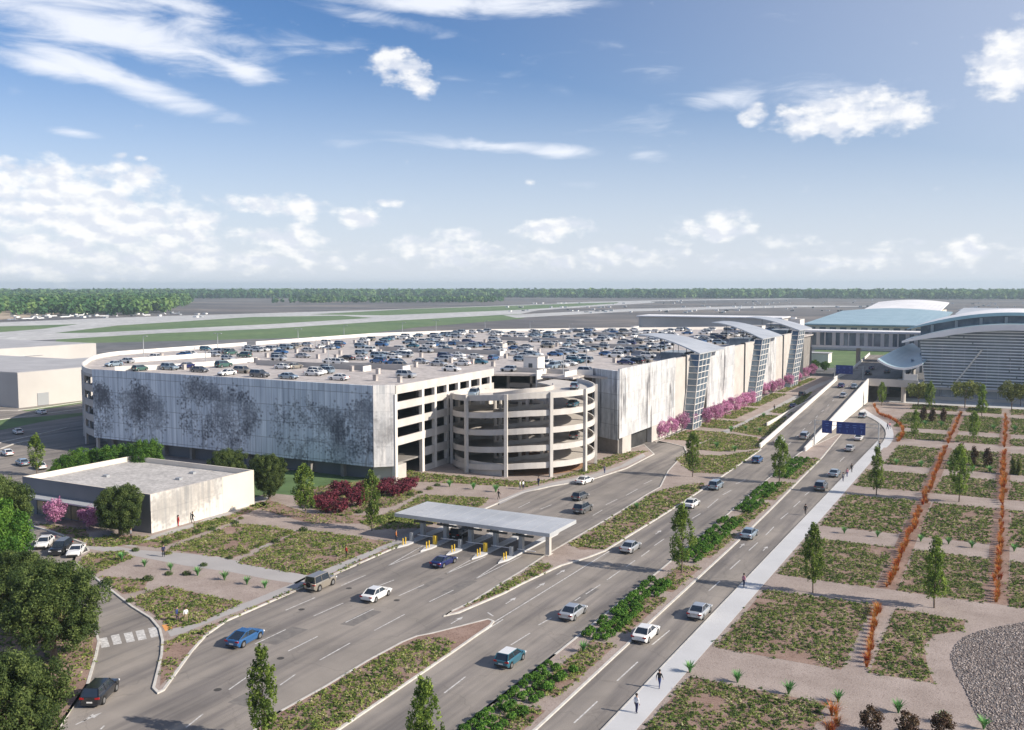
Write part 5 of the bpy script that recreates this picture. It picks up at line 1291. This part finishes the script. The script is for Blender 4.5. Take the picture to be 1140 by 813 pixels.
for (px,py,kd,cl_,dr,lab,*rf) in [
 (112,777,'suv','black',.64-.15,'black suv at lower left waiting beside the dark oaks'),
 (273,715,'fast','blue',0.1,'bright blue fastback on the leftmost lane below the garden'),
 (357,654,'boxy','beige',.05,'boxy tan off-roader with spare wheel on the back beside the kerb'),
 (419,666,'sedan','white',.05,'white sedan in the middle of the toll approach'),
 (494,629,'coupe','navy',-.02,'dark navy car leaving lanes just below the toll canopy'),
 (568,738,'hatch','teal',0,'small teal hatchback with a white roof','white'),
 (638,686,'sedan','silver',0,'silver white sedan between median bushes and turning lane'),
 (719,710,'sedan','white',0,'cream white sedan hugging the median line by the bushes'),
 (779,685,'sedan','silver',0,'silver sedan next to the walkway'),
 (702,613,'sedan','silver',0,'pale silver sedan right of the toll canopy end'),
 (770,564,'sedan','white',0,'white sedan beside the green strip, halfway up the middle road'),
 (797,544,'suv','pale blue',0,'blue grey suv ahead of a white sedan on the middle road'),
 (834,598,'sedan','pale blue',0,'blue grey sedan at the median edge of the right hand road'),
 (843,515,'hatch','blue',0,'dark blue hatchback near the foot of the departures ramp'),
 (651,538,'sedan','white',-.1,'white sedan by the curved kerb in front of the spiral ramp'),
 (646,556,'hatch','grey',-.05,'grey hatchback left behind a white sedan near the spiral ramp'),
 (649,570,'suv','grey',0,'grey suv, nearest of three cars behind the toll canopy'),
 (914,545,'suv','grey',0,'grey suv at the walkway kerb below two pedestrians'),
 (929,530,'sedan','pale blue',0,'pale sedan left of the walkway group of three people'),
 (946,502,'sedan','silver',0,'silver sedan on the lower road just before the sign gantry'),
 (956,490,'sedan','white',0,'white car half hidden under the large blue gantry sign'),
 (514,598,'suv','black',0,'dark suv stopped at a machine under the toll canopy'),
 (960,465,'suv','pale blue',0,'pale blue suv on the lower road by the bend of the walkway'),
 (946.6,457,'sedan','black',0,'dark car coming out from under the viaduct'),
 (883,454,'sedan','navy',0,'dark car in the shade left of the ramp wall'),(893,441,'suv','black',0,'dark suv in the shade farther up beside the ramp wall')]:
    p=A(px,py,0); car((p.x,p.y,.006),kd,cl_,UP+dr,lab,roof=rf[0] if rf else None)
def ramp_pt(px,py):
    z=0
    for _ in range(8): p=A(px,py,z); z=rz(p.y)+.04
    return Vector((p.x,p.y,z))
for (px,py,kd,cl_,lab) in [(896,488,'suv','silver','silver suv climbing the departures ramp'),(939,442,'sedan','silver','silver sedan near the top of the departures ramp, nearest of three'),(936.5,431,'sedan','navy','navy sedan at the top of the departures ramp by the left wall'),(951,432,'sedan','pale blue','pale sedan at the top of the ramp by the right wall'),(868,494,'sedan','white','white car at the foot of the departures ramp behind the columnar tree')]:
    p=ramp_pt(px,py); car(p,kd,cl_,UP,lab,rx=math.atan(6.6/110))
for (x,u,kd,cl_,lab) in [(-48,362,'suv','black','dark suv on the viaduct in front of the saddle canopy'),(-43,372,'sedan','black','black sedan under the edge of the saddle canopy'),(-50,385,'sedan','navy','navy sedan farther along the viaduct by the canopy')]: car((x,u,6.66),kd,cl_,UP,lab)
for (px,py,kd,cl_,rt,lab) in [(46,461,'sedan','white',2.9,'white sedan passing in front of the grey warehouse'),(20,483,'sedan','white',2.75,'white sedan on the road left of the garage, half way to the corner'),(8,507,'sedan','white',2.8,'white sedan parked at the left edge of the lot'),(25,518,'sedan','pale blue',2.8,'pale blue sedan parked behind the small columnar tree'),(44,522,'sedan','white',2.8,'white sedan parked right behind the small columnar tree')]:
    p=A(px,py,-.07); car((p.x,p.y,-.06),kd,cl_,rt,lab)
for (px,py,kd,cl_,rt,lab) in [(85,617,'coupe','white',-.9,'white sports coupe at the drop off by the cream building'),(68,615,'suv','black',-1.0,'black suv behind the white coupe at the drop off'),(50,608,'sedan','white',-.9,'white car left of the black suv at the drop off'),(4,632,'sedan','teal',-.9,'teal car hidden between trees at the left edge')]:
    p=A(px,py,0); car((p.x,p.y,.006),kd,cl_,rt,lab)
# cars in the spiral ramp
for (px,py,z,kd,cl_,rt,lab) in [(635.5,434,16.2,'hatch','pale blue',0,'pale hatchback on the top turn of the spiral ramp'),(640,453,12.8,'sedan','teal',0,'teal car on the second turn of the spiral ramp'),(537,440,14.7,'suv','pale blue',0,'blue grey suv on the left side of the top turn of the spiral ramp'),(645,489,5.7,'suv','grey',0,'grey suv on the fourth turn of the spiral ramp')]:
    p=A(px,py,z); a=math.degrees(math.atan2(p.y-HY,p.x-HX))%360
    if a<95: a+=360
    k=round((hz_at(a)-1.1-z)/3.5); zz=hz_at(a)-.85-3.5*k; rr=10.9
    car((HX+rr*math.cos(R(a)),HY+rr*math.sin(R(a)),zz+.02),kd,cl_,R(a)+UP,lab,'cars on the spiral ramp')

# roof deck cars: nearer ones with all their parts
near=[(189,412,'suv','pale blue'),(207,410,'sedan','navy'),(222,414.5,'sedan','grey'),(249,409,'suv','green'),(253,418,'sedan','white'),(289,420,'suv','grey'),(321,422,'sedan','pale blue'),(349,418.5,'sedan','white'),(377,423.5,'sedan','white'),(315,411,'sedan','white'),(328,410.5,'sedan','beige'),(361,412.6,'hatch','grey'),(310.5,399.5,'suv','grey'),(337,398.5,'sedan','silver'),(272,398,'suv','green'),(256.6,395,'sedan','green'),(237,397,'sedan','silver'),(229,390.5,'hatch','teal'),(321,387.5,'sedan','white'),(343,392,'sedan','silver'),(358,388,'sedan','white'),(375,387,'suv','grey'),(385.5,401,'sedan','black'),(401,401,'sedan','white'),(421,404.5,'suv','blue'),(428,397,'sedan','silver'),(127,408,'sedan','pale blue'),(156,413,'hatch','green'),(447,410,'suv','beige'),(468.5,405,'sedan','silver'),(488,407.5,'sedan','silver'),(514.5,407,'sedan','white'),(510.5,401,'sedan','white'),(529,399.5,'sedan','white'),(549.5,401,'hatch','blue'),(496,399,'suv','navy'),(450,392.5,'sedan','white'),(484,386,'sedan','blue'),(572,396,'sedan','white'),(584,398,'sedan','silver'),(633,407,'sedan','white'),(640,404.5,'suv','teal'),(697,406,'sedan','navy'),(707,405,'suv','black')]
NCOL=['white','silver','grey','black','navy','blue','teal','beige','green','pale blue']
def deckpos(px,py): return A(px,py,DZ)
def zone(px,py):
    a='left end of the deck' if px<260 else 'left part of the deck' if px<410 else 'middle of the deck' if px<560 else 'right part of the deck' if px<700 else 'deck strip behind the white wing'
    b='front' if py>404 else 'second' if py>395 else 'third' if py>386 else 'rear'
    return a,b
lab_n={}
KN={'sedan':'sedan','coupe':'coupe','hatch':'hatchback','suv':'suv','boxy':'off-roader'}
def dlabel(px,py,kd,cl_):
    a,b=zone(px,py); base='%s %s parked in the %s rows, %s'%(cl_,KN[kd],b,a); return base,'cars parked on the roof deck, %s rows, %s'%(b,a)
used=[]
for (px,py,kd,cl_) in near:
    p=deckpos(px,py); lab,grp=dlabel(px,py,kd,cl_); used.append((p.x,p.y))
    rt=random.choice((0,math.pi))+random.gauss(0,.03)+(UP if random.random()<.18 else 0)
    car((p.x,p.y,DZ+.01),kd,cl_,rt,lab,grp)
JM={}
def jointcar(kd,cl_):
    k=kd+cl_
    if k not in JM:
        S=SPEC[kd]; q=MB(); q.mi=0; q.add(BMB[kd].v,BMB[kd].f); q.mi=1; g_=glass_mesh(kd); q.add(g_.v,g_.f); q.mi=2
        for x in (S['wf'],S['wr']):
            for s in (-1,1): q.tube((x,s*(S['W']/2-.24),S['r']),(x,s*(S['W']/2-.02),S['r']),S['r'],n=10)
        JM[k]=q.mesh(NM[kd],[M[COL[cl_]] if isinstance(COL[cl_],str) else COL[cl_],'glass','tyre'])
    return JM[k]
def project(P):
    d=Vector(P)-Vector((0,0,HC)); F_=Vector((-math.sin(YAW)*_c,math.cos(YAW)*_c,-_s)); Rr=Vector((math.cos(YAW),math.sin(YAW),0)); U_=Rr.cross(F_)
    return 570+FL*d.dot(Rr)/d.dot(F_),406.5-FL*d.dot(U_)/d.dot(F_)
kinds=['sedan']*5+['suv']*4+['hatch']*2; cols=['white']*9+['silver']*7+['grey']*1+['blue']*2+['pale blue']*6+['navy']+['teal']+['beige']
n=0; stuffV=MB(); stuffmats=None; cand=[]
dp=[(p[0],p[1]) for p in deck]
for x0 in (-214,-196,-178,-160,-142,-124,-106,-92):
    for sd in (-2.6,2.6):
        u=164
        while u<455:
            x=x0+sd; dens=.07 if u<200 else .13 if u<225 else .2 if u<300 else .24
            if x>-100: dens*=.35
            if random.random()<dens: cand.append((x+random.gauss(0,.2),u+1.4,random.choice((0,math.pi))+random.gauss(0,.02)))
            u+=2.75
for k in range(30): cand.append((random.uniform(-225,-98),random.uniform(215,440),UP+random.choice((0,math.pi))))
cand.sort(key=lambda c:c[1]); nn=0
inset=[(x+(-150-x)*.035,y+(290-y)*.02) for x,y in dp]
for (x,u,rt) in cand:
    if not inpoly(np.array([[x,u]]),inset)[0]: continue
    if any((x-a)**2+(u-b)**2<(26 if abs(x-a)>abs(u-b) else 6.5) for a,b in used): continue
    kd=random.choice(kinds); cl_=random.choice(cols)
    px,py=project((x,u,DZ))
    if not (80<px<900): continue
    used.append((x,u))
    if nn<215:
        nn+=1; o=link(NM[kd],jointcar(kd,cl_)); o.location=(x,u,DZ+.01); o.rotation_euler=(0,0,rt)
        lab,grp=dlabel(px,py,kd,cl_); tag(o,lab,CT[kd],grp)
    else:
        me=jointcar(kd,'white'); mtx=Matrix.Translation((x,u,DZ+.01))@Matrix.Rotation(rt,4,'Z')
        vs=[tuple(mtx@v.co) for v in me.vertices]; oo=len(stuffV.v); stuffV.v+=vs
        ci=random.choice((0,0,0,1,2,3))
        for p in me.polygons: stuffV.f.append(tuple(i+oo for i in p.vertices)); stuffV.m.append(ci if p.material_index==0 else 4)
if stuffV.f:
    o=stuffV.build('parked_cars',[COL['white'],COL['silver'],COL['blue'],COL['grey'],'glass']); o['kind']='stuff'
# roof lamp posts
LP=[(160,374,397,1),(242.6,371,390,2),(332,366,384,2),(383,362,375,1),(229,389,407,1),(366,384,415,1),(352,375,386,2),(448,359,371,1),(485.5,356.6,369,2),(627,395,417,1),(634,360.5,369,1),(653,389.5,411,1),(540,357,369,1),(590,358,368,1)]
for i,(x,t_,y,nh) in enumerate(LP):
    p=A(x,y,DZ); h=min(9,AU(x,t_,p.y).z-DZ); t=empty('lamp_post',(p.x,p.y,DZ),0,'slim roof lamp post, %s of those on the garage deck counted from the left'%(side+['thirteenth'])[[0,1,2,3,4,5,6,7,8,9,10,11,12,13][sorted(range(len(LP)),key=lambda k:LP[k][0]).index(i)]].replace('nearest','first'),'lamp post','lamp posts on the garage deck')
    MB().tube((p.x,p.y,DZ),(p.x,p.y,DZ+h),.13,.08,8).build('pole','steel',t)
    for s in ((-1,1) if nh==2 else (1,)): 
        MB().box(p.x+min(0,s*1.2),p.x+max(0,s*1.2),p.y-.05,p.y+.05,DZ+h-.08,DZ+h).build('arm','steel',t); MB().box(p.x+s*1.3-.35,p.x+s*1.3+.35,p.y-.2,p.y+.2,DZ+h-.16,DZ+h+.02).build('lamp_head','steel',t)
sp_=MB()
for k in range(300):
    x=random.uniform(0,1140); y=random.uniform(334,349) if x>560 else random.choice((350,351.5,353))+random.gauss(0,.6)
    if x<560 and (x>230 or k%2): continue
    if random.random()<.5 and x>560: y=random.choice((338,342.6,346.5))+random.gauss(0,.3)
    p=A(x,y,-.1); w_=random.uniform(1.5,3.4); sp_.mi=random.choice((0,0,1,2)); sp_.box(p.x-w_,p.x+w_,p.y-2,p.y+2,-.1,random.uniform(1.2,2.6))
o=sp_.build('distant_apron_vehicles',[COL['white'],COL['silver'],COL['grey']]); o['kind']='stuff'
# specks of small aircraft and vans on the far apron
ap=MB(); 
M['fus']=pbr('aircraft_white',(.8,.8,.8),None,rough=.3)
q=MB(); q.tube((-9,0,2.4),(8,0,2.4),1.5,1.5,10); q.tube((8,0,2.4),(12,0,2.3),1.5,.3,10); q.tube((-15,0,3.3),(-9,0,2.4),.3,1.5,10)
PB_=q.mesh('fuselage','fus')
q=MB(); q.add([(2,0,1.9),(-2.5,0,1.9),(-6,14,2.6),(-4.3,14,2.6),(2,0,1.6),(-2.5,0,1.6),(-6,14,2.5),(-4.3,14,2.5)],[(0,1,2,3),(4,7,6,5),(0,3,7,4),(1,5,6,2),(3,2,6,7)]); q.add([(2,0,1.9),(-2.5,0,1.9),(-6,-14,2.6),(-4.3,-14,2.6),(2,0,1.6),(-2.5,0,1.6),(-6,-14,2.5),(-4.3,-14,2.5)],[(3,2,1,0),(5,6,7,4),(4,7,3,0),(2,6,5,1),(7,6,2,3)]); WM=q.mesh('wings','fus')
q=MB(); q.add([(-10,-.15,3),(-15,-.15,3),(-16.5,-.15,7.5),(-14.5,-.15,7.5),(-10,.15,3),(-15,.15,3),(-16.5,.15,7.5),(-14.5,.15,7.5)],[(0,1,2,3),(7,6,5,4),(0,3,7,4),(1,5,6,2),(3,2,6,7)]); FM=q.mesh('tail_fin','fus')
for i,(x,y) in enumerate([(30,356),(46,355.5),(72,354),(90,352),(116,353),(130,353),(151,351.5),(164,352),(184,350.5),(195,350),(12,357),(60,353)]):
    p=A(x,y,-.1); t=empty('small_airplane',(p.x,p.y,-.1),random.random()*6,'tiny white airplane parked in the line by the woods, %s from the left'%['second','third','sixth','seventh','eighth','ninth','tenth','eleventh','twelfth','last','first','fourth'][i],'airplane','white airplanes parked at the far left')
    for nm,me in (('fuselage',PB_),('wings',WM),('tail_fin',FM)): link(nm,me,t)
    MB().tube((p.x,p.y,-.1),(p.x,p.y,1.2),.2,n=6).build('landing_gear','steel',t); t.scale=(.5,.5,.5)

# ================================================================== CAMERA, SUN, SKY, AIR
cam=bpy.data.cameras.new('camera'); co=bpy.data.objects.new('camera',cam); col.objects.link(co)
co.location=(0,0,HC); co.rotation_euler=(math.pi/2-PITCH,0,YAW)
cam.sensor_width=36; cam.sensor_fit='HORIZONTAL'; cam.lens=36*FL/1140; cam.clip_start=.5; cam.clip_end=40000
scene.camera=co
SE=R(31); td=Vector((-.994*math.cos(SE),-.108*math.cos(SE),-math.sin(SE)))
sl=bpy.data.lights.new('sun','SUN'); sl.energy=5.0; sl.angle=R(.55); sl.color=(1,.9,.77)
so=bpy.data.objects.new('sun',sl); col.objects.link(so); so.rotation_euler=td.to_track_quat('-Z','Y').to_euler(); so.location=(100,0,200)
w=bpy.data.worlds.new('World'); scene.world=w; w.use_nodes=True; nt=w.node_tree; nt.nodes.clear()
out=nt.nodes.new('ShaderNodeOutputWorld'); bg=nt.nodes.new('ShaderNodeBackground'); bg.inputs['Strength'].default_value=.115
sky=nt.nodes.new('ShaderNodeTexSky'); sky.sky_type='NISHITA'; sky.sun_disc=False; sky.sun_elevation=SE; sky.sun_rotation=math.atan2(.994,.108)
sky.altitude=0; sky.air_density=1.0; sky.dust_density=.25; sky.ozone_density=3.0
tc=nt.nodes.new('ShaderNodeTexCoord'); sp=nt.nodes.new('ShaderNodeSeparateXYZ'); nt.links.new(tc.outputs['Generated'],sp.inputs[0])
# azimuth / elevation in degrees relative to the north-west
azm=mathn(nt,'MULTIPLY',mathn(nt,'ARCTAN2',mathn(nt,'ADD',mathn(nt,'MULTIPLY',sp.outputs[0],math.cos(YAW)),mathn(nt,'MULTIPLY',sp.outputs[1],math.sin(YAW))),
      mathn(nt,'SUBTRACT',mathn(nt,'MULTIPLY',sp.outputs[1],math.cos(YAW)),mathn(nt,'MULTIPLY',sp.outputs[0],math.sin(YAW)))),180/math.pi)
elv=mathn(nt,'MULTIPLY',mathn(nt,'ARCSINE',sp.outputs[2]),180/math.pi)
cb=nt.nodes.new('ShaderNodeCombineXYZ'); nt.links.new(azm,cb.inputs[0]); nt.links.new(elv,cb.inputs[1])
def dirpx(px,py):
    d=ray(px,py).normalized()
    x=d.x*math.cos(YAW)+d.y*math.sin(YAW); y=d.y*math.cos(YAW)-d.x*math.sin(YAW)
    return math.degrees(math.atan2(x,y)),math.degrees(math.asin(d.z))
PPD=FL*math.pi/180
def wnoise(scale,detail,rough,vs,off=(0,0,0),rot=0,dist=0):
    mp=nt.nodes.new('ShaderNodeMapping'); mp.inputs['Scale'].default_value=vs; mp.inputs['Location'].default_value=off; mp.inputs['Rotation'].default_value=(0,0,rot)
    nt.links.new(cb.outputs[0],mp.inputs[0])
    n=nt.nodes.new('ShaderNodeTexNoise'); n.inputs['Scale'].default_value=scale; n.inputs['Detail'].default_value=detail; n.inputs['Roughness'].default_value=rough; n.inputs['Distortion'].default_value=dist
    nt.links.new(mp.outputs[0],n.inputs['Vector']); return n.outputs['Fac']
def blobs(lst,pw=1.6):
    acc=None
    for (px,py,rx,ry,tilt,h) in lst:
        a,e=dirpx(px,py); mp=nt.nodes.new('ShaderNodeMapping'); mp.vector_type='TEXTURE'
        mp.inputs['Location'].default_value=(a,e,0); mp.inputs['Rotation'].default_value=(0,0,R(tilt)); mp.inputs['Scale'].default_value=(rx/PPD,ry/PPD,1)
        nt.links.new(cb.outputs[0],mp.inputs[0])
        ln=nt.nodes.new('ShaderNodeVectorMath'); ln.operation='LENGTH'; nt.links.new(mp.outputs[0],ln.inputs[0])
        v=mathn(nt,'MULTIPLY',mathn(nt,'SUBTRACT',1.0,mathn(nt,'POWER',ln.outputs['Value'],pw),True),h)
        acc=v if acc is None else mathn(nt,'MAXIMUM',acc,v)
    return acc
def sstep(x,a,b):
    m=nt.nodes.new('ShaderNodeMapRange'); m.interpolation_type='SMOOTHSTEP'; m.inputs[1].default_value=a; m.inputs[2].default_value=b
    nt.links.new(x,m.inputs[0]); return m.outputs[0]
#CLOUDS
cum=[(445,75,50,28,-18,1.2),(460,85,38,26,-30,1.1),(945,128,110,34,3,1.25),(1000,125,60,26,0,1.1),(842,128,28,16,25,1.0),(1125,68,48,48,25,1.4),(1140,55,40,40,0,1.3),
 (613,256,60,20,0,1.25),(790,256,85,22,6,1.0),(805,246,40,18,0,1.1),(400,240,42,20,0,1.1),(437,227,25,8,0,1.0),(208,266,28,9,0,1.0),(325,268,62,24,0,1.1),(300,280,50,14,0,.9),
 (490,278,120,22,0,.95),(505,262,45,14,0,1.0),(1080,278,40,18,0,1.15),(1010,272,35,10,0,.9),(880,275,80,18,0,.8),(680,282,50,16,0,1.0),(50,275,80,26,-4,1.1),(20,300,60,22,0,1.0),
 (100,240,200,52,-8,1.3),(60,215,150,44,-8,1.3),(190,245,100,35,-10,1.1),(310,230,110,18,-4,1.05),(25,205,60,35,0,1.2),(145,195,50,20,0,1.1),(135,172,14,6,0,.9),(155,176,12,6,0,.9),(590,203,10,7,0,.9),
 (200,288,330,26,0,.95),(620,290,330,22,0,.8),(1000,290,280,20,0,.72),(60,300,160,30,0,.85)]
cir=[(110,32,220,36,-8,1.1),(130,88,150,20,-16,1.15),(60,75,100,16,-8,.9),(240,40,120,26,-12,.8),(320,50,110,22,-14,.6),(500,3,180,16,0,1.2),(560,8,160,14,0,.9),(370,60,70,20,20,.6),(275,80,40,18,-15,.9),(560,163,160,10,-3,.7),(630,170,60,12,-3,1.1),
 (85,148,45,8,-6,.9),(815,108,60,24,0,.75),(900,112,140,34,0,.5),(730,140,90,20,0,.35),(715,172,40,12,0,.5),(60,0,220,16,0,1.0),(420,20,150,14,-10,.6),(230,62,130,10,-16,.9),(200,5,120,14,-6,.8),(700,60,120,30,-30,.3),(560,90,160,16,-8,.3),(480,155,80,10,-4,.45),(380,160,60,12,0,.3),(640,205,40,10,0,.3)]
n1=wnoise(.7,8,.55,(1,1.7,1)); n1b=wnoise(.75,10,.6,(1,1.7,1),off=(.25,.55,0)); n2=wnoise(.35,8,.6,(.55,2.2,1),rot=R(10),dist=.6)
fc=mathn(nt,'ADD',blobs(cum,1.7),mathn(nt,'MULTIPLY',mathn(nt,'SUBTRACT',n1,.5),2.4))
fi=mathn(nt,'ADD',blobs(cir,1.3),mathn(nt,'MULTIPLY',mathn(nt,'SUBTRACT',n2,.5),1.8))
mcum=sstep(fc,.38,1.12); mcir=mathn(nt,'MULTIPLY',sstep(fi,.2,1.15),.9)
n1c=wnoise(.75,4,.5,(1,1.7,1)); n1d=wnoise(.75,4,.5,(1,1.7,1),off=(.3,.7,0))
shade=sstep(mathn(nt,'SUBTRACT',n1d,n1c),-.16,.12)
ccol=mixc(nt,(5.3,5.55,6.15),(7.1,7.05,7.0),shade)
skyb=mixc(nt,sky.outputs[0],(.47,.6,.77),1,'MULTIPLY')
lowm=mathn(nt,'MAXIMUM',mathn(nt,'MULTIPLY',sstep(elv,15,-2),.9),mathn(nt,'MULTIPLY',sstep(azm,-12,50),.62))
skyc=mixc(nt,skyb,(5.3,5.5,6.1),lowm)
c=mixc(nt,skyc,(6.4,6.6,7.1),mcir)
c=mixc(nt,c,ccol,mathn(nt,'MULTIPLY',mcum,.88))
nt.links.new(c,bg.inputs[0]); nt.links.new(bg.outputs[0],out.inputs[0])
# air
hz=MB().box(-9000,3000,-60,9000,-1.2,75).build('haze','dark'); hz['kind']='stuff'
m=bpy.data.materials.new('air'); m.use_nodes=True; n=m.node_tree; n.nodes.clear(); oo=n.nodes.new('ShaderNodeOutputMaterial'); pv=n.nodes.new('ShaderNodeVolumePrincipled')
pv.inputs['Color'].default_value=(.7,.88,1,1); pv.inputs['Density'].default_value=.00012; pv.inputs['Anisotropy'].default_value=.115
n.links.new(pv.outputs[0],oo.inputs['Volume']); hz.data.materials.clear(); hz.data.materials.append(m)
vs=scene.view_settings; scene.display_settings.display_device='sRGB'; vs.view_transform='Standard'; vs.look='None'; vs.exposure=.42; vs.gamma=1
vs.use_curve_mapping=False
scene.render.engine='CYCLES'; scene.cycles.max_bounces=6; scene.cycles.volume_bounces=0; scene.cycles.transparent_max_bounces=8
